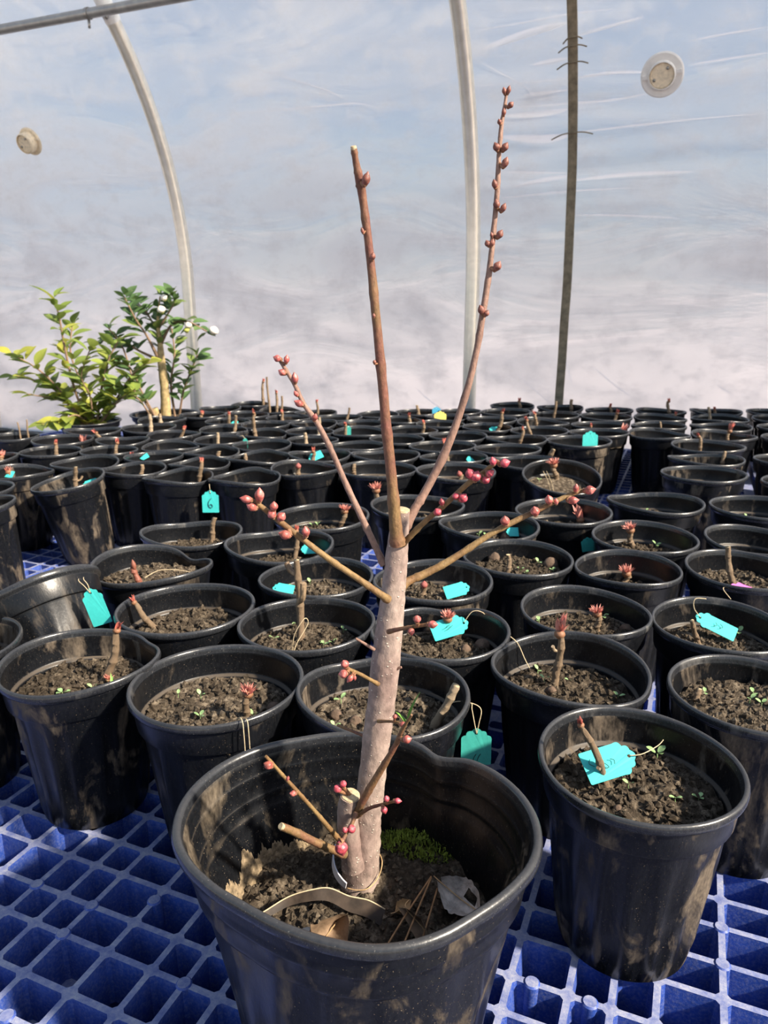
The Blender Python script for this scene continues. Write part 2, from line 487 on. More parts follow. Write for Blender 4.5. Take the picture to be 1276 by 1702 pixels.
# ------------------------------------------------------------------ where things stand (metres)
POTS = {
    'A0':(0.716,2.351,0.152,0.88), 'A1':(0.873,2.329,0.151,1.0), 'A2':(1.045,2.327,0.16,0.99), 'A3':(1.218,2.316,0.155,1.0), 'B0':(0.668,2.22,0.157,1.0), 
    'B1':(0.821,2.192,0.154,1.0), 'B2':(0.994,2.183,0.167,0.98), 'B3':(1.168,2.175,0.153,1.0), 'C0':(0.604,2.062,0.161,0.84), 
    'C1':(0.768,2.055,0.158,0.91), 'C2':(0.934,2.037,0.167,0.91), 'C3':(1.108,2.019,0.157,0.96), 'D0':(0.567,1.938,0.163,0.8), 'D1':(0.72,1.917,0.161,1.0), 
    'D2':(0.879,1.894,0.167,1.0), 'D3':(1.038,1.854,0.156,1.0), 'E':(0.485,1.818,0.163,1.0), 'E2':(0.779,1.753,0.168,1.0), 'F2':(0.71,1.6,0.168,0.78), 
    'G2':(0.645,1.457,0.17,0.92), 'H':(0.896,1.593,0.164,0.86), 'I':(0.807,1.384,0.159,0.95), 'J1':(0.471,1.24,0.168,0.88), 'J2':(0.636,1.207,0.164,0.97), 
    'K1':(0.386,1.043,0.157,1.0), 'K2':(0.546,1.026,0.15,0.99), 'L1':(0.319,0.911,0.146,0.94), 'L2':(0.469,0.905,0.149,1.0), 'M1':(0.227,0.772,0.147,1.0), 
    'M2':(0.363,0.734,0.148,1.0), 'N1':(0.178,0.638,0.152,1.0), 'N2':(0.328,0.589,0.148,1.0), 'O':(0.194,0.488,0.155,1.0), 'Q1':(0.426,2.458,0.153,1.0), 
    'Q2':(0.572,2.404,0.152,1.0), 'R1':(0.381,2.314,0.162,1.0), 'R2':(0.519,2.25,0.156,1.0), 'S1':(0.317,2.162,0.15,1.0), 'S2':(0.456,2.109,0.154,1.0), 
    'T1':(0.285,2.025,0.144,1.0), 'T2':(0.416,1.965,0.159,1.0), 'U1':(0.191,1.888,0.157,1.0), 'U2':(0.334,1.843,0.159,0.85), 'V1':(0.14,1.75,0.166,0.89), 
    'V2':(0.29,1.713,0.162,0.87), 'W1':(0.155,1.62,0.162,0.78), 'W2':(0.303,1.574,0.168,0.9), 'X1':(0.147,1.479,0.168,1.0), 'X2':(0.345,1.397,0.158,1.0), 
    'Y1':(0.057,1.215,0.161,1.0), 'Y2':(0.163,1.104,0.16,1.0), 'Y3':(0.298,1.182,0.164,1.0), 'Z1':(0.182,0.953,0.155,1.0), 'Z2':(0.061,0.867,0.158,0.95), 
    'AA':(0.059,0.719,0.15,0.96), 'AB':(-0.001,0.591,0.16,0.94), 'AC':(-0.084,0.739,0.152,0.97), 'AD':(-0.086,0.878,0.152,0.95), 
    'AE':(-0.15,1.008,0.162,0.97), 'AF':(-0.101,1.151,0.159,1.0), 'AG':(-0.226,0.781,0.159,0.97), 'AH':(-0.308,0.924,0.159,1.0), 
    'AI':(-0.29,1.064,0.158,0.87), 'AJ':(-0.153,0.609,0.161,1.0), 'AK':(-0.296,0.653,0.152,0.99), 'AL':(-0.445,0.689,0.144,0.93), 
    'AM':(-0.415,0.822,0.151,1.0), 'AN':(-0.69,1.192,0.144,0.85), 'AO':(-0.762,1.323,0.15,0.99), 'AP':(-0.603,1.373,0.141,1.0), 
    'AQ':(-0.745,1.474,0.136,1.0), 'AR':(-0.773,1.687,0.142,1.0), 'AS':(-0.645,1.563,0.143,1.0), 'AT':(-0.524,1.503,0.141,1.0), 
    'AU':(-0.887,1.619,0.14,0.9), 'AV':(-0.64,1.695,0.134,1.0), 'AW':(-0.807,1.836,0.15,1.0), 'AX':(-0.781,1.969,0.156,0.86), 
    'AY':(-0.652,1.826,0.136,1.0), 'AZ':(-0.949,1.882,0.118,1.0), 'BA':(-1.056,1.946,0.134,0.98), 'BB':(-0.646,2.017,0.147,1.0), 
    'BC':(-0.649,2.156,0.145,1.0), 'BD':(-0.554,2.255,0.144,1.0), 'BE':(-0.528,2.386,0.138,1.0), 'BF':(-0.451,2.491,0.135,1.0), 
    'BG':(-0.33,2.351,0.137,1.0), 'BH':(-0.419,2.255,0.139,1.0), 'BI':(-0.451,2.127,0.136,1.0), 'BJ':(-0.434,1.984,0.136,1.0), 
    'BK':(-0.547,1.907,0.143,1.0), 'BL':(-0.411,1.832,0.134,1.0), 'BM':(-0.512,1.75,0.138,1.0), 'BN':(-0.333,2.068,0.139,1.0), 
    'BO':(-0.321,1.923,0.134,1.0), 'BP':(-0.516,1.627,0.134,0.9), 'BQ':(-0.402,1.682,0.134,1.0), 'BR':(-0.398,1.559,0.132,0.94), 
    'BS':(-0.41,1.435,0.138,0.99), 'BT':(-0.277,1.429,0.143,1.0), 'BU':(-0.283,1.622,0.145,1.0), 'BV':(-0.146,1.647,0.149,0.94), 
    'BW':(-0.164,1.51,0.151,1.0), 'BX':(-0.178,1.829,0.134,1.0), 'BY':(-0.198,1.955,0.135,1.0), 'BZ':(-0.212,2.297,0.137,0.99), 
    'CA':(-0.201,2.086,0.141,1.0), 'CB':(-0.284,2.189,0.136,1.0), 'CC':(-0.132,2.197,0.138,0.94), 'CD':(-0.066,2.086,0.141,0.95), 
    'CE':(-0.062,1.95,0.154,1.0), 'CF':(-0.019,2.26,0.136,1.0), 'CG':(0.032,1.844,0.144,1.0), 'CH':(-0.069,1.754,0.154,0.78), 
    'CI':(0.003,1.645,0.163,0.85), 'CJ':(-0.012,1.5,0.168,1.0), 'CK':(0.159,2.08,0.146,0.99), 'CL':(0.077,1.972,0.142,1.0), 'CM':(0.188,2.208,0.136,0.96), 
    'CN':(0.239,2.322,0.137,0.95), 'CO':(0.105,2.31,0.145,0.97), 'CP':(0.047,2.15,0.134,1.0), 'CX':(-0.295,1.763,0.147,1.0), 
}
STUBS = [
    ('A1',0.0461,0.0453,0.0358,0.1935,'red',0.0058), ('B1',0.0571,0.0462,0.0632,0.1691,'red',0.0046), ('A2',0.0201,0.048,0.0156,0.1643,'red',0.0048),
    ('B2',-0.0004,0.0501,-0.0163,0.1847,'cut',0.0046), ('C1',0.0226,0.0474,0.0197,0.1604,'bare',0.0034),
    ('D2',0.0338,0.0501,0.0368,0.1764,'leafy',0.0048), ('E2',0.0098,0.0504,-0.0054,0.1797,'red',0.0045),
    ('F2',0.0563,0.0504,0.057,0.1666,'bare',0.0048), ('G2',0.068,0.051,0.0825,0.1451,'leafy',0.0044), ('A0',0.0174,0.0456,0.0139,0.1726,'red',0.0059),
    ('B0',0.0363,0.0471,0.0504,0.171,'red',0.0056), ('C0',-0.0138,0.0483,-0.0102,0.1543,'red',0.0043),
    ('D0',0.0652,0.0489,0.0758,0.1625,'leafy',0.0049), ('Q1',0.0329,0.0459,0.0295,0.1767,'red',0.0061),
    ('Q2',0.0459,0.0456,0.0495,0.1791,'bare',0.006), ('R2',0.0128,0.0468,0.0115,0.1929,'bare',0.0047),
    ('S2',-0.0094,0.0462,-0.0168,0.184,'red',0.0053), ('T2',-0.0076,0.0477,-0.0282,0.1873,'red',0.005),
    ('U2',0.0173,0.0477,0.0228,0.1837,'red',0.0047), ('W2',0.0535,0.0504,0.0731,0.1772,'bare',0.0061),
    ('X2',0.002,0.0474,-0.0076,0.1868,'fuzzy',0.0055), ('T1',0.0325,0.0432,0.0472,0.2035,'red',0.006),
    ('CO',0.0006,0.0435,0.0021,0.1733,'bare',0.0057), ('CP',0.0262,0.0402,0.0277,0.1732,'red',0.0054), ('CL',0.0264,0.0426,0.0325,0.1788,'red',0.005),
    ('W1',-0.0055,0.0486,-0.0189,0.1908,'red',0.0056), ('X1',0.018,0.0504,0.0112,0.1463,'tip',0.0052),
    ('K1',0.003,0.0471,-0.0078,0.1611,'fuzzy',0.0047), ('L1',0.0154,0.0438,0.0139,0.141,'fuzzy',0.0046),
    ('L2',-0.007,0.0061,-0.0226,0.1856,'bare',0.004), ('M1',0.0223,0.0133,0.0166,0.1548,'fuzzy',0.0038),
    ('M2',-0.0122,0.0092,-0.0293,0.1609,'bare',0.003), ('N1',-0.0072,0.0168,-0.0082,0.197,'leafy',0.0039),
    ('O',-0.0153,0.0078,-0.0471,0.1898,'red',0.0031), ('N2',-0.0369,0.0213,-0.0366,0.148,'bare',0.0033),
    ('Y3',0.0461,0.0492,0.0414,0.1423,'leafy',0.0052), ('Z1',-0.0114,-0.0033,-0.0135,0.1617,'bare',0.0037),
    ('Z2',-0.0115,0.0155,-0.0096,0.1511,'tip',0.0039), ('AA',0.0085,0.0396,0.0125,0.1599,'fuzzy',0.004),
    ('AB',0.0425,-0.0105,0.0645,0.1726,'cut',0.0043), ('AC',-0.0075,0.0195,-0.0103,0.2256,'bare',0.0044),
    ('AE',0.0166,0.0486,0.0192,0.171,'red',0.0041), ('AF',0.0291,0.0477,0.0356,0.1601,'fuzzy',0.0046),
    ('AG',-0.0396,0.0104,-0.0652,0.1669,'red',0.0038), ('AH',-0.0122,-0.0211,-0.018,0.1708,'dark',0.0043),
    ('AI',0.0161,0.0474,0.0269,0.168,'bare',0.0042), ('AJ',0.0279,-0.0154,0.0313,0.1616,'fuzzy',0.0036),
    ('AK',0.0162,0.0124,0.0367,0.1917,'red',0.0042), ('AM',0.0134,0.0453,0.017,0.1707,'cut',0.0053),
    ('AP',-0.0106,0.0423,-0.0003,0.1821,'bare',0.0048), ('AQ',-0.0367,0.0408,-0.0478,0.1553,'fuzzy',0.0051),
    ('AR',-0.0058,0.0426,-0.0048,0.177,'red',0.005), ('AU',0.011,0.042,0.0108,0.1599,'fuzzy',0.0055), ('AV',-0.0017,0.0402,0.0063,0.1768,'red',0.005),
    ('AW',0.0313,0.045,0.0327,0.1497,'leafy',0.0047), ('AY',-0.0544,0.0408,-0.0856,0.1785,'red',0.0054),
    ('BB',-0.009,0.0441,-0.0098,0.1879,'cut',0.006), ('AT',0.0044,0.0423,0.0059,0.1565,'bare',0.0045),
    ('BP',-0.0536,0.0402,-0.0614,0.161,'red',0.0049), ('BC',-0.0188,0.0435,-0.0183,0.1692,'cut',0.0063),
    ('BD',-0.0144,0.0432,-0.0126,0.1636,'red',0.0057), ('BK',-0.0008,0.0429,0.0179,0.1729,'red',0.0048),
    ('BI',-0.0042,0.0408,-0.004,0.1799,'red',0.0053), ('BJ',0.0145,0.0408,0.0285,0.1892,'bare',0.005),
    ('BL',-0.0176,0.0402,-0.0125,0.1685,'cut',0.0046), ('BQ',0.0139,0.0269,0.0141,0.1526,'bare',0.0056),
    ('BS',0.0314,0.0414,0.0393,0.1876,'red',0.005), ('BU',-0.0301,0.0434,-0.0356,0.1555,'bare',0.0049),
    ('BH',0.0144,0.0417,0.0135,0.1667,'red',0.0057), ('CB',-0.021,0.0408,-0.0253,0.1779,'red',0.0055),
    ('BO',-0.0179,0.0402,-0.0287,0.1961,'bare',0.0057), ('BY',0.0196,0.0405,0.0223,0.1901,'cut',0.0049),
    ('BX',-0.0162,0.0185,-0.0225,0.1729,'cut',0.0053), ('BZ',0.0004,0.0411,-0.0005,0.1937,'red',0.0047),
    ('CC',0.017,0.028,0.0268,0.1837,'bare',0.0037), ('CE',-0.033,-0.039,-0.0388,0.1907,'red',0.0048), ('BV',-0.0156,0.0447,-0.019,0.1663,'red',0.0049),
    ('BW',-0.0197,0.0453,-0.0201,0.159,'tip',0.0052), ('CJ',-0.0492,0.0504,-0.053,0.157,'bare',0.0053),
    ('Y1',-0.0644,0.0483,-0.0718,0.1823,'fuzzy',0.0053), ('BF',0.0349,0.0405,0.0431,0.2392,'red',0.0051),
    ('BG',-0.0415,0.0411,-0.0429,0.2585,'bare',0.0039), ('BG',-0.0185,0.0411,-0.016,0.2169,'red',0.0048),
    ('BG',-0.0031,0.0411,0.0005,0.1979,'bare',0.0039), ('AZ',-0.0002,0.0354,-0.0084,0.1882,'bare',0.0024),
    ('AZ',0.0187,0.0354,0.0193,0.1961,'bare',0.0024),
]
WEEDS = [
    ('O',0.0322,0.0456,1.5), ('O',-0.0029,0.0085,0.9), ('O',0.0277,-0.0075,0.8), ('O',0.0448,-0.0082,0.9), ('N1',-0.0177,0.0253,1),
    ('N1',0.0046,0.0204,0.8), ('N1',0.0453,-0.0088,1), ('N1',-0.0208,0.0429,1), ('M1',-0.0449,0.028,1.3), ('M1',0.0336,0.0409,1.2),
    ('M2',0.04,0.035,1.3), ('M2',0.0188,0.0149,0.9), ('M2',-0.0389,-0.0101,0.7), ('N2',-0.0266,0.0316,0.9), ('N2',0.01,0.0196,1.1),
    ('N2',0.0169,0.0121,1), ('N2',0.018,0.0305,1), ('AB',-0.0399,0.0334,1.2), ('AB',-0.0428,-0.0133,0.9), ('AC',-0.0212,0.0505,1),
    ('AC',-0.0391,0.0162,1), ('AC',0.0178,0.0012,1), ('AC',0.0281,0.0041,1), ('AC',0.0375,0.0399,0.9), ('AD',-0.0404,0.0314,1),
    ('AD',-0.0124,0.0466,1.2), ('AJ',-0.0223,0.0224,1), ('AJ',-0.014,-0.015,1), ('AJ',0.0346,-0.0139,1.2), ('AJ',-0.0445,0.0247,0.8),
    ('AK',-0.013,-0.0181,1.2), ('AK',0.0121,-0.0078,1), ('AK',0.0256,0.004,0.9), ('AH',-0.0009,-0.0299,1), ('AH',0.0222,-0.0235,1),
    ('AH',0.0158,-0.0383,0.8), ('K1',0.0358,0.0437,1.4), ('J2',0.01,0.0582,1.2), ('Z1',-0.003,0.0205,1), ('Z1',0.0051,-0.0008,1),
    ('Z1',0.0112,-0.0122,1), ('Z1',0.0356,0.0303,1.2), ('Z1',0.0501,-0.0008,1), ('Y2',-0.0061,0.0573,1.3), ('Y2',0.0035,0.0536,1),
    ('AF',-0.0123,0.0559,1), ('AF',-0.0216,0.053,1), ('AP',-0.0133,0.049,1), ('X2',-0.0342,0.0313,1), ('J1',0.0055,0.0601,1.1), ('J1',-0.0076,0.06,1),
]
PEBBLES = [
    ('AB',-0.0428,0.009,0.006), ('AB',-0.0251,-0.0032,0.006), ('AA',0.0294,0.0137,0.0061), ('AA',0.0491,0.0224,0.0083), ('M1',0.0518,0.0107,0.0068),
    ('Z1',0.0511,0.0224,0.0107), ('Z1',-0.0237,0.0505,0.009), ('AJ',0.0505,0.0023,0.0062), ('N1',-0.0154,0.005,0.0058), ('O',-0.0558,0.0009,0.0032),
    ('O',-0.0191,-0.0174,0.0035), ('Y2',0.0376,0.0436,0.0105),
]
TAGS_LYING = [
    ('O',-0.0165,0.0141,0.144,0.2789,0.045,0.025,'turq'), ('M2',0.0062,0.026,0.142,2.5759,0.0483,0.0186,'turq'),
    ('AA',0.0153,0.0366,0.142,0.3053,0.0449,0.0231,'turq'), ('Z2',0.0325,0.0069,0.138,0.2831,0.0343,0.0177,'turq'),
    ('L2',-0.019,-0.0502,0.14,2.7556,0.05,0.0224,'pink'), ('AD',-0.0424,-0.0039,0.138,2.9703,0.0284,0.016,'turq'),
    ('AP',0.0221,0.048,0.14,-2.7348,0.033,0.0219,'turq'), ('AQ',-0.0442,0.0395,0.14,2.9829,0.0251,0.016,'turq'),
    ('BV',-0.0143,0.0506,0.14,-2.6516,0.0355,0.0208,'turq'), ('W1',0.0433,0.0551,0.14,-3.0191,0.02,0.016,'turq'),
    ('AE',0.036,0.0497,0.13,-3.0801,0.0238,0.016,'turq'), ('T1',0.0258,0.0489,0.14,3.1416,0.029,0.016,'turq'),
    ('BP',-0.035,0.0454,0.145,-2.5128,0.02,0.016,'turq'), ('Y2',0.0446,0.0379,0.13,3.1416,0.02,0.016,'turq'),
    ('BI',0.0089,0.0464,0.14,3.1416,0.0214,0.016,'turq'),
]
TAGS_HANGING = [
    ('AB',0.0846,-0.005,0.1061,0.0274,0.0361,0,'green'), ('AM',0.093,-0.0565,0.1666,0.0228,0.0457,18,'turq'),
    ('BT',-0.052,-0.075,0.1283,0.0314,0.0441,0,'turq'), ('E',0.0222,-0.02,0.166,0.0371,0.0401,0,'turq'),
    ('BL',0.0668,-0.02,0.1535,0.0119,0.0283,0,'green'), ('CE',-0.0314,-0.03,0.1654,0.0143,0.0317,0,'green'),
    ('CM',-0.0218,-0.03,0.1634,0.0355,0.0319,0,'yellow'), ('CN',-0.0741,0.0,0.1597,0.0263,0.0263,0,'blue'),
    ('Y3',0.0178,-0.095,0.1314,0.0205,0.0223,10,'green'),
]
TREE = {
    'trunk': [(-0.0173,0.425,0.0921,0.0152),(-0.0168,0.425,0.1049,0.0134),(-0.015,0.425,0.1226,0.0121),(-0.0123,0.425,0.1521,0.0102),(-0.0089,0.425,0.1808,0.0091),(-0.0055,0.425,0.213,0.0091),(-0.0019,0.425,0.2441,0.0091),(0.0011,0.425,0.2742,0.0092),(0.0041,0.425,0.3032,0.0083),(0.0063,0.425,0.3273,0.0074),(0.008,0.425,0.3488,0.0066),(0.0094,0.425,0.3641,0.0056),(0.0104,0.425,0.3743,0.0052)],
    'stump': [(-0.0205,0.417,0.1247,0.0082),(-0.0233,0.415,0.1507,0.0072),(-0.0241,0.413,0.1712,0.0067),(-0.0219,0.411,0.1856,0.0064)],
    'b1': [(0.0081,0.413,0.3567,0.0046),(0.0066,0.4114,0.3701,0.0037),(0.0045,0.4097,0.3957,0.0031),(0.0013,0.4081,0.427,0.0028),(-0.0013,0.4065,0.4569,0.0026),(-0.0041,0.4048,0.4854,0.0024),(-0.0071,0.4032,0.5155,0.0022),(-0.0103,0.4015,0.5413,0.002),(-0.0117,0.3999,0.55,0.0024),(-0.0125,0.3983,0.5542,0.0021),(-0.0139,0.3966,0.5605,0.0016),(-0.0147,0.395,0.5659,0.0016)],
    'b2': [(0.0124,0.427,0.3616,0.0031),(0.0182,0.4292,0.3731,0.0027),(0.0246,0.4313,0.3838,0.0025),(0.0359,0.4335,0.4065,0.0025),(0.046,0.4356,0.4349,0.0021),(0.0531,0.4378,0.4636,0.0019),(0.057,0.4399,0.4896,0.0019),(0.0599,0.4421,0.511,0.0017),(0.0617,0.4442,0.532,0.0015),(0.0632,0.4464,0.5527,0.0015),(0.0637,0.4485,0.5715,0.0013),(0.0647,0.4507,0.5871,0.0012),(0.0663,0.4528,0.5965,0.001),(0.0676,0.455,0.6053,0.0008)],
    'b3': [(0.0,0.425,0.3391,0.0024),(-0.0059,0.4306,0.3508,0.002),(-0.0141,0.4361,0.3673,0.002),(-0.0233,0.4417,0.3861,0.0018),(-0.0325,0.4472,0.4064,0.0018),(-0.0408,0.4528,0.4215,0.0017),(-0.0495,0.4583,0.4329,0.0015),(-0.0554,0.4639,0.4441,0.0013),(-0.0614,0.4694,0.4529,0.0013),(-0.066,0.475,0.4591,0.0011)],
    'b4': [(0.0025,0.415,0.3208,0.0027),(-0.0036,0.4107,0.3272,0.0022),(-0.0152,0.4064,0.3377,0.0019),(-0.0305,0.4021,0.3505,0.0019),(-0.0453,0.3979,0.3643,0.0017),(-0.0578,0.3936,0.3766,0.0017),(-0.0668,0.3893,0.3861,0.0015),(-0.0733,0.385,0.3924,0.0013)],
    'b5': [(0.0108,0.419,0.3547,0.0022),(0.0149,0.415,0.3605,0.0018),(0.0234,0.411,0.371,0.0016),(0.035,0.407,0.3829,0.0015),(0.0462,0.403,0.3952,0.0015),(0.0549,0.399,0.4034,0.0013),(0.0613,0.395,0.4101,0.0011)],
    'b6': [(0.0112,0.429,0.3249,0.0037),(0.0158,0.4319,0.3266,0.0026),(0.0253,0.4348,0.3299,0.0025),(0.0386,0.4377,0.3361,0.0023),(0.0519,0.4406,0.3439,0.0021),(0.067,0.4434,0.3533,0.0019),(0.0841,0.4463,0.3619,0.0019),(0.1013,0.4492,0.3697,0.0017),(0.1167,0.4521,0.3764,0.0015),(0.1268,0.455,0.3788,0.0013)],
    'b7': [(0.0026,0.413,0.3007,0.0016),(0.0087,0.407,0.3051,0.0013),(0.0185,0.401,0.3098,0.0011),(0.0273,0.395,0.3141,0.0012)],
    'b8': [(-0.0037,0.413,0.2651,0.0015),(-0.0096,0.407,0.2722,0.0011),(-0.0156,0.401,0.2791,0.0011),(-0.0214,0.395,0.2851,0.0011)],
    'b9': [(-0.006,0.419,0.2856,0.0011),(-0.0119,0.417,0.2907,0.0009),(-0.0174,0.415,0.2953,0.0007)],
    'b10': [(0.003,0.421,0.2691,0.0013),(0.0072,0.42,0.2714,0.0009),(0.0109,0.419,0.2736,0.0008)],
    'b11': [(-0.0104,0.431,0.2154,0.0012),(-0.0195,0.438,0.2151,0.001),(-0.0316,0.445,0.2162,0.001)],
    'b12': [(-0.0038,0.415,0.2376,0.0011),(0.0045,0.4075,0.2422,0.0009),(0.0107,0.4,0.2452,0.0009)],
    'b13': [(-0.018,0.409,0.172,0.0027),(-0.0139,0.4049,0.1853,0.0025),(-0.0061,0.4007,0.204,0.0023),(0.0015,0.3966,0.2213,0.002),(0.0073,0.3924,0.2359,0.0016),(0.0108,0.3883,0.2481,0.0013),(0.0135,0.3841,0.2563,0.0009),(0.0161,0.38,0.2636,0.0007)],
    'b14': [(-0.0172,0.407,0.1731,0.0016),(-0.01,0.4013,0.183,0.0012),(-0.0011,0.3957,0.1906,0.0009),(0.0067,0.39,0.1971,0.0009)],
    'b15': [(-0.03,0.407,0.1555,0.0018),(-0.0362,0.4033,0.1678,0.0016),(-0.0444,0.3997,0.183,0.0013),(-0.0527,0.396,0.1978,0.0013),(-0.0614,0.3923,0.2131,0.0011),(-0.0668,0.3887,0.2238,0.0011),(-0.0706,0.385,0.2326,0.0009)],
    'b16': [(-0.0262,0.407,0.1432,0.0032),(-0.0344,0.4015,0.1521,0.0025),(-0.0453,0.396,0.1628,0.0025),(-0.0551,0.3905,0.1737,0.0025),(-0.0631,0.385,0.1827,0.0024)],
    'b17': [(-0.0178,0.403,0.179,0.0017),(-0.02,0.399,0.1749,0.0013),(-0.0237,0.395,0.17,0.0011),(-0.0262,0.391,0.167,0.0013)],
}
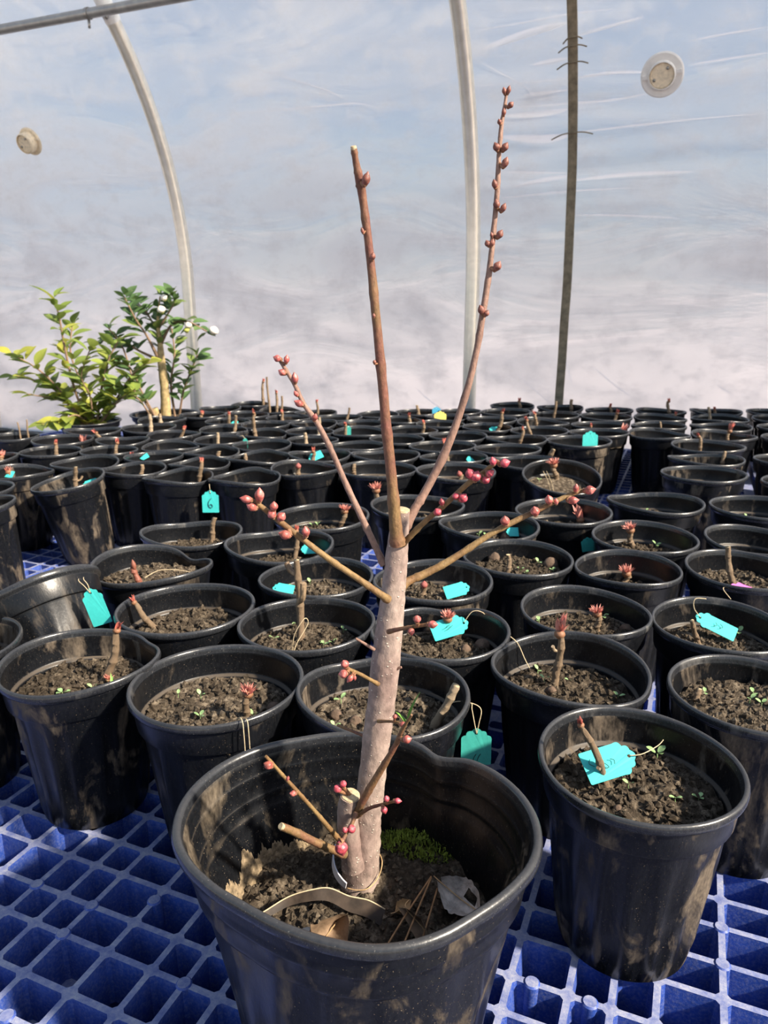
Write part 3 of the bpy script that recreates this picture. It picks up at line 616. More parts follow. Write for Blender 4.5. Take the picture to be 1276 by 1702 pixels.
BUDS = [
    ('b1',-0.0089,0.3952,0.5519,0.0021,0.0036,0.3,-0.0121,0.3992,0.5519), ('b1',-0.0058,0.3992,0.5162,0.0015,0.0022,0.2,-0.0071,0.4032,0.5155),
    ('b1',-0.0109,0.3983,0.5285,0.0009,0.0018,-0.3,-0.0088,0.4023,0.5296), ('b1',-0.0054,0.4007,0.487,0.0009,0.0013,0,-0.0044,0.4047,0.4881),
    ('b1',-0.0051,0.4022,0.463,0.001,0.0013,0,-0.0018,0.4062,0.4621), ('b2',0.0656,0.451,0.6044,0.0013,0.002,-0.3,0.0676,0.455,0.6053),
    ('b2',0.0679,0.451,0.6049,0.0013,0.0023,0.2,0.0676,0.455,0.6053), ('b2',0.069,0.4492,0.5972,0.0016,0.002,0.8,0.0665,0.4532,0.5981),
    ('b2',0.0654,0.4482,0.5934,0.0013,0.002,0,0.0659,0.4522,0.5939), ('b2',0.0631,0.4471,0.5884,0.0013,0.0016,-0.4,0.065,0.4511,0.5888),
    ('b2',0.0663,0.4451,0.5755,0.002,0.0026,0.5,0.064,0.4491,0.5758), ('b2',0.0617,0.4451,0.5755,0.002,0.0026,-0.5,0.064,0.4491,0.5758),
    ('b2',0.0666,0.4441,0.5674,0.002,0.003,0.3,0.0636,0.4481,0.5681), ('b2',0.0612,0.4428,0.5563,0.0017,0.0027,-0.3,0.0633,0.4468,0.5561),
    ('b2',0.0625,0.4418,0.5459,0.002,0.0027,-0.2,0.0628,0.4458,0.5471), ('b2',0.0662,0.4416,0.544,0.0017,0.0027,0.4,0.0627,0.4456,0.5452),
    ('b2',0.0646,0.44,0.5301,0.002,0.0027,0.5,0.0615,0.444,0.5301), ('b2',0.0602,0.44,0.5298,0.001,0.0017,-0.3,0.0615,0.444,0.5301),
    ('b2',0.058,0.4396,0.5253,0.0017,0.002,-0.5,0.0612,0.4436,0.5263), ('b2',0.0603,0.4396,0.5256,0.0017,0.0024,0.3,0.0612,0.4436,0.5263),
    ('b2',0.0637,0.4383,0.5131,0.0024,0.003,0.5,0.0601,0.4423,0.5129), ('b2',0.0554,0.4359,0.4893,0.0021,0.0031,-0.4,0.057,0.4399,0.4896),
    ('b2',0.0582,0.4357,0.4876,0.0017,0.0021,0.5,0.0566,0.4397,0.4872), ('b3',-0.0666,0.471,0.4598,0.0023,0.0026,-1.2,-0.066,0.475,0.4591),
    ('b3',-0.0607,0.469,0.4592,0.0019,0.003,0.2,-0.0643,0.473,0.4568), ('b3',-0.0632,0.4654,0.4517,0.0022,0.0026,-1,-0.0614,0.4694,0.4529),
    ('b3',-0.055,0.4619,0.4484,0.0022,0.0037,-0.1,-0.0576,0.4659,0.4473), ('b3',-0.0541,0.4579,0.4393,0.0015,0.0022,-0.5,-0.0533,0.4619,0.44),
    ('b3',-0.0521,0.4548,0.4338,0.0022,0.0033,-1,-0.05,0.4588,0.4339), ('b3',-0.0423,0.4503,0.4259,0.0018,0.0026,0.3,-0.0432,0.4543,0.4246),
    ('b4',-0.0732,0.381,0.3928,0.0022,0.0035,-1.3,-0.0733,0.385,0.3924), ('b4',-0.0667,0.383,0.3942,0.0026,0.0045,0.1,-0.0703,0.387,0.3895),
    ('b4',-0.0709,0.3833,0.3878,0.0023,0.0032,-1,-0.0698,0.3873,0.389), ('b4',-0.0598,0.3869,0.3871,0.0023,0.0029,0.1,-0.0635,0.3909,0.3826),
    ('b4',-0.0611,0.3876,0.3825,0.0026,0.0026,-0.6,-0.0619,0.3916,0.3809), ('b4',-0.0564,0.3892,0.3806,0.0026,0.003,0.7,-0.0586,0.3932,0.3775),
    ('b4',-0.0548,0.3912,0.3696,0.0027,0.0037,-1.2,-0.0533,0.3952,0.3721), ('b4',-0.0436,0.3935,0.3706,0.0023,0.0034,-0.1,-0.0464,0.3975,0.3654),
    ('b5',0.0589,0.3917,0.4111,0.002,0.0026,-0.3,0.0601,0.3957,0.4089), ('b5',0.065,0.391,0.4103,0.0026,0.0029,1.2,0.0613,0.395,0.4101),
    ('b5',0.0474,0.3972,0.4028,0.0027,0.0033,-0.4,0.0502,0.4012,0.3989), ('b5',0.0506,0.3965,0.4016,0.003,0.0033,0.3,0.0517,0.4005,0.4004),
    ('b5',0.0559,0.3954,0.3999,0.0023,0.0026,0.9,0.0541,0.3994,0.4027), ('b5',0.0578,0.3939,0.4039,0.002,0.0026,0.8,0.0566,0.3979,0.4052),
    ('b5',0.0402,0.4012,0.3891,0.002,0.002,-0.3,0.0401,0.4052,0.3885), ('b5',0.0442,0.4005,0.3882,0.0027,0.003,0.6,0.0421,0.4045,0.3907),
    ('b5',0.0327,0.4034,0.385,0.0017,0.0024,-0.2,0.0339,0.4074,0.3818), ('b5',0.0305,0.4045,0.379,0.0024,0.0024,-0.5,0.0308,0.4085,0.3786),
    ('b6',0.0753,0.4412,0.3626,0.003,0.0034,-0.1,0.0779,0.4452,0.3588), ('b6',0.0943,0.4441,0.368,0.003,0.0034,-0.3,0.095,0.4481,0.3669),
    ('b6',0.103,0.446,0.3749,0.0026,0.0034,-0.3,0.1055,0.45,0.3715), ('b6',0.1183,0.4484,0.3739,0.0026,0.0038,1.4,0.1176,0.4524,0.3766),
    ('b6',0.1291,0.451,0.3799,0.003,0.0038,1.3,0.1268,0.455,0.3788), ('b6',0.1203,0.4497,0.3814,0.0019,0.003,0.0,0.1222,0.4537,0.3777),
    ('b6',0.1077,0.4465,0.3736,0.0015,0.0023,-0.2,0.1083,0.4505,0.3727), ('b7',0.0192,0.3959,0.3167,0.0024,0.0024,0,0.0201,0.3999,0.3106),
    ('b7',0.0159,0.3986,0.3078,0.0021,0.0025,3.0,0.0158,0.4026,0.3085), ('b7',0.0277,0.391,0.3156,0.0024,0.0031,1.5,0.0273,0.395,0.3141),
    ('b8',-0.0229,0.391,0.2903,0.0025,0.0028,-0.3,-0.0214,0.395,0.2851), ('b8',-0.0237,0.391,0.2841,0.0028,0.0028,-1.5,-0.0214,0.395,0.2851),
    ('b8',-0.02,0.3943,0.2795,0.0018,0.0029,-2.5,-0.0182,0.3983,0.2818), ('b8',-0.0175,0.3959,0.279,0.0011,0.0018,3,-0.0167,0.3999,0.2802),
    ('b12',0.0066,0.4015,0.2493,0.0015,0.0018,0,0.0062,0.4055,0.243), ('b12',0.0113,0.396,0.2473,0.0018,0.0022,1.6,0.0107,0.4,0.2452),
    ('b13',0.0136,0.3862,0.2433,0.0025,0.0029,1.2,0.0092,0.3902,0.2426), ('b14',0.0015,0.3891,0.1995,0.0019,0.0026,-0.1,0.0024,0.3931,0.1936),
    ('b14',0.0,0.3917,0.1897,0.0022,0.0026,2.8,-0.0011,0.3957,0.1906), ('b14',0.0081,0.386,0.2006,0.0018,0.0026,1.5,0.0067,0.39,0.1971),
    ('b15',-0.0691,0.3837,0.2272,0.0025,0.0032,-0.9,-0.0678,0.3877,0.2262), ('b15',-0.0588,0.389,0.2142,0.0011,0.0022,0.3,-0.0598,0.393,0.2103),
    ('b15',-0.0561,0.3913,0.2018,0.0019,0.0022,-1.3,-0.0543,0.3953,0.2006), ('b17',-0.0269,0.389,0.1637,0.0042,0.0049,2.9,-0.0262,0.391,0.167),
    ('b17',-0.0247,0.3934,0.1732,0.0019,0.0023,-0.4,-0.0234,0.3954,0.1704), ('b17',-0.0206,0.3948,0.1729,0.0027,0.003,0.8,-0.022,0.3968,0.1722),
    ('stump',-0.0297,0.407,0.1936,0.0027,0.0031,-0.6,-0.0219,0.411,0.1856), ('stump',-0.0262,0.407,0.1972,0.0023,0.0027,0.2,-0.0219,0.411,0.1856),
]
CAMELLIA = {
    'left': [[(-0.9682,2.42,0.088,0.005),(-0.9976,2.405,0.212,0.0039),(-1.0084,2.39,0.3461,0.0038),(-1.0089,2.375,0.4476,0.0028),(-1.014,2.36,0.5049,0.0018)],[(-0.9722,2.42,0.088,0.004),(-1.0297,2.3867,0.2045,0.0029),(-1.0818,2.3533,0.2837,0.0028),(-1.1403,2.32,0.3323,0.0019)],[(-0.9782,2.42,0.088,0.004),(-1.0148,2.4067,0.1534,0.0029),(-1.0774,2.3933,0.2325,0.0029),(-1.1731,2.38,0.2625,0.0019)],[(-0.9583,2.42,0.088,0.004),(-0.9852,2.4467,0.2071,0.003),(-1.0262,2.4733,0.3216,0.003),(-1.022,2.5,0.4165,0.002)],[(-0.9484,2.42,0.088,0.005),(-0.9234,2.43,0.209,0.0039),(-0.8936,2.44,0.3048,0.0029),(-0.8506,2.45,0.3804,0.0019)],[(-0.9385,2.42,0.088,0.004),(-0.8663,2.4133,0.1916,0.0029),(-0.8041,2.4067,0.2694,0.0029),(-0.7446,2.4,0.3079,0.0019)],[(-0.9682,2.42,0.088,0.004),(-0.9902,2.38,0.1377,0.0029),(-1.0294,2.34,0.1246,0.0019),(-1.0694,2.3,0.1214,0.0019)],[(-0.9484,2.42,0.088,0.004),(-0.885,2.4,0.1543,0.0029),(-0.8351,2.38,0.1958,0.0019),(-0.7881,2.36,0.2173,0.0019)],[(-0.9881,2.42,0.088,0.003),(-1.0199,2.4,0.1699,0.0029),(-1.067,2.38,0.1919,0.0019),(-1.1328,2.36,0.2078,0.0019)],[(-0.9583,2.42,0.088,0.003),(-0.9438,2.3867,0.1949,0.0029),(-0.9518,2.3533,0.2651,0.0019),(-0.9013,2.32,0.3505,0.0018)]],
    'right': [[(-0.7637,2.58,0.0866,0.019),(-0.7581,2.576,0.1919,0.0156),(-0.761,2.572,0.2945,0.0134),(-0.7589,2.568,0.355,0.0092),(-0.76,2.564,0.4243,0.0051),(-0.7438,2.56,0.5077,0.002)],[(-0.7579,2.57,0.2744,0.0082),(-0.7933,2.5467,0.3758,0.004),(-0.8207,2.5233,0.435,0.003),(-0.8435,2.5,0.5074,0.002)],[(-0.7603,2.57,0.3449,0.0061),(-0.7095,2.5467,0.415,0.004),(-0.6485,2.5233,0.4254,0.003),(-0.5796,2.5,0.3934,0.002)],[(-0.7604,2.57,0.2947,0.0062),(-0.8287,2.58,0.3242,0.0041),(-0.9105,2.59,0.3638,0.0031),(-0.9976,2.6,0.3532,0.0021)],[(-0.784,2.55,0.0913,0.0042),(-0.82,2.5167,0.1988,0.0031),(-0.8418,2.4833,0.2819,0.003),(-0.8875,2.45,0.304,0.002)],[(-0.784,2.55,0.0913,0.0042),(-0.8552,2.5667,0.2135,0.0031),(-0.8905,2.5833,0.3341,0.0031),(-0.9408,2.6,0.4034,0.0021)],[(-0.7356,2.6,0.0834,0.0053),(-0.7473,2.6167,0.208,0.0042),(-0.7312,2.6333,0.3104,0.0032),(-0.7391,2.65,0.4016,0.0021)],[(-0.7271,2.6,0.0834,0.0043),(-0.6955,2.5833,0.191,0.0031),(-0.6589,2.5667,0.2646,0.0031),(-0.6307,2.55,0.3162,0.002)],[(-0.7578,2.57,0.3747,0.0051),(-0.7903,2.5867,0.4335,0.0031),(-0.8133,2.6033,0.4628,0.0031),(-0.8466,2.62,0.4922,0.002)],[(-0.7594,2.57,0.4044,0.0051),(-0.7183,2.5533,0.4537,0.003),(-0.6907,2.5367,0.4923,0.002),(-0.6981,2.52,0.515,0.002)],[(-0.7829,2.5,0.0992,0.0031),(-0.8124,2.4667,0.1749,0.003),(-0.8519,2.4333,0.2086,0.002),(-0.8674,2.4,0.2318,0.0019)]],
}
CAM_FLOWERS = [
    (-0.5551,2.48,0.3981,0.0161), (-0.6414,2.5,0.4145,0.0122), (-0.6484,2.5,0.3992,0.0102), (-0.7261,2.5,0.464,0.0142), (-0.7132,2.5,0.5017,0.0122),
]
BOSSES = [
    (0.5661,0.48), (0.6261,0.4807), (0.6725,0.497), (0.6411,0.4332), (0.7599,0.4332), (1.1317,0.6582), (1.1293,0.6058), (1.035,0.5393),
    (0.9923,0.5379), (0.6492,0.3746),
]
RIBBON = [
    (-0.0897,0.3872,0.107), (-0.078,0.3934,0.11), (-0.0631,0.4014,0.114), (-0.0472,0.4033,0.118), (-0.0361,0.4044,0.118), (-0.0232,0.4019,0.114),
    (-0.0104,0.4004,0.112), (0.0008,0.3969,0.108),
]
SOIL = {
    'J1': 0.122,
    'J2': 0.118,
    'K1': 0.124,
    'L1': 0.118,
    'AF': 0.122,
    'AE': 0.118,
    'Y2': 0.118,
    'Y1': 0.118,
    'Y3': 0.118,
    'N2': 0.136,
    'AH': 0.134,
    'Z1': 0.134,
    'L2': 0.132,
    'X2': 0.128,
    'K2': 0.112,
}
CREASES = [(0.003, [(-1.6232, 1.3081), (-1.4591, 1.2554), (-1.3071, 1.2053), (-1.2335, 1.1719)]), (0.003, [(-1.9137, 1.1704), (-1.6182, 1.1649), (-1.3674, 1.1617), (-1.2015, 1.159), (-1.1183, 1.1386)]), (0.003, [(-1.9628, 1.1232), (-1.8177, 1.0574), (-1.7034, 0.9954)]), (0.003, [(-0.7283, 1.3067), (-0.5954, 1.3098), (-0.4682, 1.3141), (-0.3295, 1.3126)]), (0.003, [(-0.764, 1.1709), (-0.605, 1.1651), (-0.4623, 1.1633), (-0.2728, 1.1657)]), (0.003, [(-0.6476, 1.1048), (-0.4625, 1.0997), (-0.3232, 1.0978), (-0.1822, 1.1104)]), (0.003, [(-0.6512, 1.014), (-0.4619, 1.0179), (-0.247, 1.0254), (-0.0375, 1.0287), (0.1205, 1.0287)]), (0.003, [(-0.7183, 0.8385), (-0.4579, 0.8487), (-0.2536, 0.8495)]), (0.003, [(-0.7472, 1.2329), (-0.6434, 1.1777), (-0.539, 1.1123)]), (0.003, [(-0.6083, 0.2221), (-0.5261, 0.1589), (-0.4447, 0.0962)]), (0.003, [(-0.3383, 0.2641), (-0.2606, 0.2033), (-0.1912, 0.1596)]), (0.003, [(0.0728, 0.2172), (0.1227, 0.1891)]), (0.003, [(-0.4551, 0.7758), (-0.2667, 0.7666), (-0.0963, 0.751)]), (0.003, [(-0.1242, 1.2191), (-0.0285, 1.2255), (0.0883, 1.2305)]), (0.003, [(-0.1108, 1.1652), (-0.0054, 1.1694), (0.0977, 1.1732)]), (0.003, [(-0.7595, 0.9256), (-0.6118, 0.9154), (-0.4595, 0.9033)]), (0.003, [(-0.4079, 0.1971), (-0.4352, 0.2824)]), (0.003, [(-1.014, 0.1598), (-0.9578, 0.1151), (-0.8871, 0.0715)]), (0.012, [(-0.4635, 1.2963), (-0.5976, 1.2824), (-0.7301, 1.261)]), (0.005, [(-0.45, 1.2622), (-0.3633, 1.2727), (-0.2447, 1.2869)]), (0.008, [(-0.4654, 1.2126), (-0.5173, 1.2101), (-0.574, 1.2079)]), (0.009, [(-0.4662, 1.084), (-0.569, 1.079), (-0.689, 1.0849)]), (0.013, [(-0.4656, 1.0115), (-0.5502, 1.0088), (-0.6818, 1.0231)]), (0.008, [(-0.4633, 0.8963), (-0.5499, 0.8865), (-0.6539, 0.8696)]), (0.005, [(-0.4511, 1.1608), (-0.3436, 1.1662), (-0.2202, 1.1581)]), (0.006, [(-0.4469, 0.881), (-0.2752, 0.8894), (-0.074, 0.8868)]), (0.006, [(-0.4662, 1.1346), (-0.5481, 1.1336), (-0.6065, 1.1338)])]

# ------------------------------------------------------------------ greenhouse shell
AL = radians(22.5)                                   # the house stands at an angle to the camera
E1 = Vector((cos(AL), -sin(AL), 0))                  # along the wall
E2 = Vector((sin(AL), cos(AL), 0))                   # towards the wall
FILM_B, HOOP_R, HOOP_Z = 2.7716, 1.43, 0.55
GROUND_Z = -0.15

def film_profile(t):
    """t = metres along the film from the ground; returns (b, z, normal_b, normal_z) with the normal pointing inside"""
    straight = HOOP_Z - GROUND_Z
    if t <= straight:
        return FILM_B, GROUND_Z + t, -1.0, 0.0
    a = (t - straight) / HOOP_R
    return FILM_B - HOOP_R * (1 - cos(a)), HOOP_Z + HOOP_R * sin(a), -cos(a), -sin(a)

def film_t(z):
    straight = HOOP_Z - GROUND_Z
    if z <= HOOP_Z:
        return z - GROUND_Z
    return straight + HOOP_R * math.asin(min((z - HOOP_Z) / HOOP_R, 1))

def film_point(a, t, off=0.0):
    b_, z, nb, nz = film_profile(t)
    return E1 * a + E2 * (b_ + nb * off) + Vector((0, 0, z + nz * off))

A0, A1, T1 = -8.2, 2.6, 2.08
LATH_A = -0.447
NA, NT = 310, 114
fv, fuv = [], []
for j in range(NT + 1):
    t = T1 * j / NT
    for i in range(NA + 1):
        a = A0 + (A1 - A0) * i / NA
        k = exp(-abs(a - LATH_A) / 0.40)
        d = 0.012 * k * noise.noise(Vector((a * 1.4, t * 19, 3.1))) + 0.004 * noise.noise(Vector((a * 1.1 + t * 0.3, t * 4.0, 9.0)))
        fv.append(film_point(a, t, d))
        fuv.append((a, t))
N1 = len(fv)
fv += [film_point(fuv[i][0], fuv[i][1], -0.003) + (fv[i] - film_point(fuv[i][0], fuv[i][1])) for i in range(N1)]
ff = []
W_ = NA + 1
for j in range(NT):
    for i in range(NA):
        q = j * W_ + i
        ff.append((q, q + 1, q + 1 + W_, q + W_))
        ff.append((N1 + q, N1 + q + W_, N1 + q + 1 + W_, N1 + q + 1))
for i in range(NA):
    ff.append((i, N1 + i, N1 + i + 1, i + 1))
    q = NT * W_ + i
    ff.append((q, q + 1, N1 + q + 1, N1 + q))
for j in range(NT):
    q = j * W_
    ff.append((q, q + W_, N1 + q + W_, N1 + q))
    q = j * W_ + NA
    ff.append((q, N1 + q, N1 + q + W_, q + W_))
film_me = mesh('wall_film', fv, ff, [M['film']])
lay = film_me.uv_layers.new(name='film')
co = [0.0] * (2 * len(film_me.loops))
for k, lp in enumerate(film_me.loops):
    u_ = fuv[lp.vertex_index % N1]
    co[2 * k], co[2 * k + 1] = u_
lay.data.foreach_set('uv', co)
wall = tag(obj('wall_back', film_me), 'curved wall of frosted greenhouse film between the steel hoops', None, None, 'structure')
for cw, L in CREASES:
    ctr = [p for p, _ in curve_line([film_point(a, film_t(z), -0.0045) for a, z in L], 0.001, 8)]
    v, f = [], []
    for i, p in enumerate(ctr):
        d_ = (ctr[min(i + 1, len(ctr) - 1)] - ctr[max(i - 1, 0)]).normalized()
        w_ = d_.cross(E2).normalized() * cw * (0.15 + 0.85 * sin(pi * (i + 0.5) / len(ctr)))
        v += [p - w_, p + w_]
    f = [(2 * i, 2 * i + 1, 2 * i + 3, 2 * i + 2) for i in range(len(ctr) - 1)]
    obj('crease', mesh('crease', v, f, [M['crease']]), wall)

s = 60
tag(obj('ground', mesh('ground', [(-s, -s, GROUND_Z - 0.02), (s, -s, GROUND_Z - 0.02), (s, s, GROUND_Z - 0.02), (-s, s, GROUND_Z - 0.02)], [(0, 1, 2, 3)], [M['gravel']])),
    'pale gravel ground outside the greenhouse', None, None, 'structure')
fl = [E1 * a + E2 * b_ + Vector((0, 0, GROUND_Z)) for a, b_ in ((A0, -2.0), (A1, -2.0), (A1, FILM_B), (A0, FILM_B))]
tag(obj('floor', mesh('floor', fl, [(0, 1, 2, 3)], [M['ground_cover']])), 'dark ground cover under the blue pallets', None, None, 'structure')

# hoops
HOOPS = [(-7.085, 'bare steel hoop pipe at the far end of the film wall'), (-5.825, 'bare steel hoop pipe second from the far end of the film wall'), (-4.565, 'bare steel hoop pipe third from the far end of the film wall'), (-3.305, 'bare steel hoop pipe standing beyond the cream round fitting'),
         (-2.045, 'curved steel hoop pipe clamped to the grey purlin, rising behind the camellias'), (-0.785, 'steel hoop pipe next to the weathered lath'),
         (0.475, 'bare steel hoop pipe standing just beyond the wide grey round fitting'), (1.735, 'bare steel hoop pipe at the near end of the film wall')]
hp = []
for k in range(61):
    t = T1 * k / 60
    p = film_point(0, t, 0.029)
    hp.append((p, 0.026))
hv, hf = tube(hp, 20)
hoop_me = mesh('hoop_pipe', hv, hf, [M['steel']], True, 60)
rv, rf = tube([(film_point(0, film_t(z), 0.029), 0.0275) for z in (0.628, 0.634, 0.640)], 20)
ring_me = mesh('pipe_joint', rv, rf, [M['steel']], True, 60)
for a, lab in HOOPS:
    h = tag(obj('hoop_pipe', hoop_me, None, E1 * a), lab, 'pipe', 'steel hoops of the greenhouse')
    obj('pipe_joint', ring_me, h)

# purlin clamped to the hoops
PB, PZ = 2.345, 1.458
pv, pf = tube([(E1 * a + E2 * PB + Vector((0, 0, PZ)), 0.0165) for a in (A0, -6.5, -5.0, -3.5, -2.0, -0.5, 1.0, A1)], 16)
purlin = tag(obj('purlin_pipe', mesh('purlin_pipe', pv, pf, [M['steel_grey']], True, 60)), 'grey horizontal purlin pipe clamped across the steel hoops', 'pipe')
for a, _ in HOOPS:
    c = E1 * a + E2 * PB + Vector((0, 0, PZ))
    mb = MB()
    mb.add(*tube([(c + E1 * (-0.052 + 0.012 * i), 0.0195) for i in range(2)], 16))
    mb.add(*tube(curve_line([c + E1 * -0.046 + E2 * 0.012 + Vector((0, 0, 0.012)), c + E2 * 0.06 + E1 * -0.035 + Vector((0, 0, 0.03)), c + E2 * 0.075 + Vector((0, 0, 0.035))], 0.006), 6))
    obj('clamp', mb.build('clamp', [M['bolt']]), purlin)
    obj('bolt', mesh('bolt', *tube(line([c + E1 * -0.046 + Vector((0, 0, -0.020)), c + E1 * -0.046 + Vector((0, 0, -0.045))], 0.005), 8), [M['bolt']]), purlin)
    # bracket strap on the hoop just above the purlin
    br = MB()
    tb = film_t(PZ + 0.045)
    ctr = film_point(a, tb, 0.029)
    ax = (film_point(a, tb + 0.01, 0.029) - film_point(a, tb - 0.01, 0.029)).normalized()
    br.add(*tube([(ctr - ax * 0.045, 0.0285), (ctr + ax * 0.045, 0.0285)], 20))
    o = obj('bracket', br.build('bracket', [M['white_paint']], True, 60), purlin)
    inn = film_point(a, tb, 0.06) - film_point(a, tb, 0.029)
    for q in (-0.02, 0.015):
        c2 = ctr + inn.normalized() * 0.027 + E1 * 0.006 + ax * q
        obj('screw', mesh('screw', *tube(line([c2, c2 + inn.normalized() * 0.006], 0.005), 8), [M['bolt']]), o)

# weathered lath nailed against the film
lv, lf = [], []
NL = 60
for k in range(NL + 1):
    t = T1 * k / NL
    wob = 0.002 * noise.noise(Vector((t * 5, 0, 0)))
    for (da, off) in ((-0.0145, 0.008), (0.0145, 0.008), (0.0145, 0.019), (-0.0145, 0.019)):
        lv.append(film_point(LATH_A + da + wob, t, off))
for k in range(NL):
    for q in range(4):
        a, b_ = k * 4 + q, k * 4 + (q + 1) % 4
        lf.append((a, b_, b_ + 4, a + 4))
lf += [(3, 2, 1, 0), (NL * 4, NL * 4 + 1, NL * 4 + 2, NL * 4 + 3)]
lath = tag(obj('wooden_lath', mesh('wooden_lath', lv, lf, [M['lath']], True, 40)), 'narrow weathered brown lath running up the film wall', 'lath')
for z, w in ((1.245, 0.045), (1.205, 0.05), (1.02, 0.07), (1.265, 0.03)):
    t = film_t(z)
    pts = [film_point(LATH_A - w, t - 0.016, 0.006), film_point(LATH_A - w * 0.5, t - 0.002, 0.016), film_point(LATH_A, t + 0.003, 0.023), film_point(LATH_A + w * 0.5, t + 0.001, 0.016), film_point(LATH_A + w * 0.9, t - 0.008, 0.006)]
    obj('tie', mesh('tie', *tube(curve_line(pts, 0.0022), 6), [M['lath']]), lath)

# round fittings through the film
def disc(r0, r1, z0, z1, seg=40, bev=0.004):
    """ring solid of revolution about z"""
    prof = [(r0, z0), (r1 - bev, z0), (r1, z0 + bev), (r1, z1 - bev), (r1 - bev, z1), (r0, z1)]
    v, f = [], []
    for k in range(seg):
        t = 2 * pi * k / seg
        v += [(r * cos(t), r * sin(t), z) for r, z in prof]
    n_ = len(prof)
    for k in range(seg):
        for q in range(n_ - 1 if r0 == 0 else n_):
            a, b_ = k * n_ + q, k * n_ + (q + 1) % n_
            a2, b2 = ((k + 1) % seg) * n_ + q, ((k + 1) % seg) * n_ + (q + 1) % n_
            f.append((a, a2, b2, b_))
    return v, f

def fitting(a, z, flange_r, hub_r, hub_l, label, fm, hm):
    t = film_t(z)
    p = film_point(a, t, 0.004)
    d = (film_point(a, t, 0.1) - film_point(a, t, 0.0)).normalized()
    root = thing('round_vent_fitting', label, 'fitting', p, align(d))
    obj('flange', mesh('flange', *disc(hub_r * 0.9, flange_r, 0, 0.010), [fm], True, 35), root)
    hub = obj('hub', mesh('hub', *disc(hub_r * 0.90, hub_r, 0.004, hub_l), [hm], True, 35), root)
    mb = MB()
    mb.add(*disc(0.0, hub_r * 0.91, hub_l - 0.014, hub_l - 0.007))
    obj('face', mb.build('face', [M['fitting_cream']], True, 35), root)
    for ang in (0.15, pi + 0.05):
        mb = MB()
        mb.add(*box(0.016, 0.010, 0.012, (hub_r + 0.008, 0, 0.012)), M=Matrix.Rotation(ang, 4, 'Z'))
        obj('lug', mb.build('lug', [hm], True, 30), root)
    for ang in (0.9, 3.6):
        c2 = Matrix.Rotation(ang, 4, 'Z') @ Vector((hub_r * 0.6, 0, hub_l - 0.009))
        obj('screw', mesh('screw', *tube(line([c2, c2 + Vector((0, 0, 0.006))], 0.0045), 8), [M['bolt']]), root)
    return root
fitting(-0.184, 1.150, 0.062, 0.040, 0.022, 'wide grey round vent fitting in the film beside the lath', M['fitting'], M['fitting'])
fitting(-2.724, 1.150, 0.055, 0.040, 0.048, 'small cream round fitting with a projecting tube near the steel hoop', M['fitting_cream'], M['fitting_cream'])

# ------------------------------------------------------------------ blue plastic pallets
PA, PBL = 1.25, 0.92                     # size along / across the house
def lines(size, node, fwd, back, border):
    xs = [node]
    k = 0
    while xs[-1] + fwd[k % len(fwd)] < size - border - 0.012:
        xs.append(xs[-1] + fwd[k % len(fwd)]); k += 1
    k = 0
    while xs[0] - back[k % len(back)] > border + 0.012:
        xs.insert(0, xs[0] - back[k % len(back)]); k += 1
    return [border] + xs + [size - border]
LX = lines(PA - 0.012, 0.601, [0.0305, 0.0455, 0.043, 0.0305], [0.0315, 0.043, 0.0455, 0.030], 0.022)
LY = lines(PBL - 0.012, 0.472, [0.038, 0.0315, 0.040, 0.0325], [0.0315, 0.039, 0.0315, 0.036], 0.022)
DEPTH = 0.042
def pallet_mesh():
    v, f = [], []
    def add(vs, fs):
        b_ = len(v); v.extend(vs); f.extend(tuple(i + b_ for i in q) for q in fs)
    hw, ch = 0.0026, 0.0028
    for i in range(len(LX) - 1):
        for j in range(len(LY) - 1):
            x0, x1, y0, y1 = LX[i], LX[i + 1], LY[j], LY[j + 1]
            a0, a1, b0, b1 = x0 + hw, x1 - hw, y0 + hw, y1 - hw
            o = [(a0 + ch, b0), (a1 - ch, b0), (a1, b0 + ch), (a1, b1 - ch), (a1 - ch, b1), (a0 + ch, b1), (a0, b1 - ch), (a0, b0 + ch)]
            ins = 0.0022
            low = [(x + (ins if x < (x0 + x1) / 2 else -ins), y + (ins if y < (y0 + y1) / 2 else -ins)) for x, y in o]
            vs = [(x0, y0, 0), (x1, y0, 0), (x1, y1, 0), (x0, y1, 0)] + [(x, y, 0) for x, y in o] + [(x, y, -0.0008 - 0.0 * 1) for x, y in o] + [(x, y, -DEPTH) for x, y in low]
            fs = [(0, 1, 5, 4), (1, 2, 7, 6), (2, 3, 9, 8), (3, 0, 11, 10), (1, 6, 5), (2, 8, 7), (3, 10, 9), (0, 4, 11)]
            for k in range(8):
                fs.append((4 + k, 4 + (k + 1) % 8, 12 + (k + 1) % 8, 12 + k))
                fs.append((12 + k, 12 + (k + 1) % 8, 20 + (k + 1) % 8, 20 + k))
            add(vs, fs)
    X0, X1, Y0_, Y1_ = LX[0], LX[-1], LY[0], LY[-1]
    W, H = PA - 0.012, PBL - 0.012
    for (a, b_, c, d) in ((0, 0, W, Y0_), (0, Y1_, W, H), (0, Y0_, X0, Y1_), (X1, Y0_, W, Y1_)):
        add([(a, b_, 0), (c, b_, 0), (c, d, 0), (a, d, 0)], [(0, 1, 2, 3)])
    add([(0, 0, 0), (W, 0, 0), (W, H, 0), (0, H, 0), (0, 0, -0.06), (W, 0, -0.06), (W, H, -0.06), (0, H, -0.06)], [(0, 4, 5, 1), (1, 5, 6, 2), (2, 6, 7, 3), (3, 7, 4, 0)])
    return mesh('pallet_deck', v, f, [M['pallet']], False)
deck_me = pallet_mesh()
block_me = MB().add(*box(0.12, 0.12, 0.112, (0, 0, -0.094))).build('pallet_block', [M['pallet']], False)
boss_v, boss_f = disc(0.0, 0.0062, -0.030, 0.0012, 16, 0.0012)
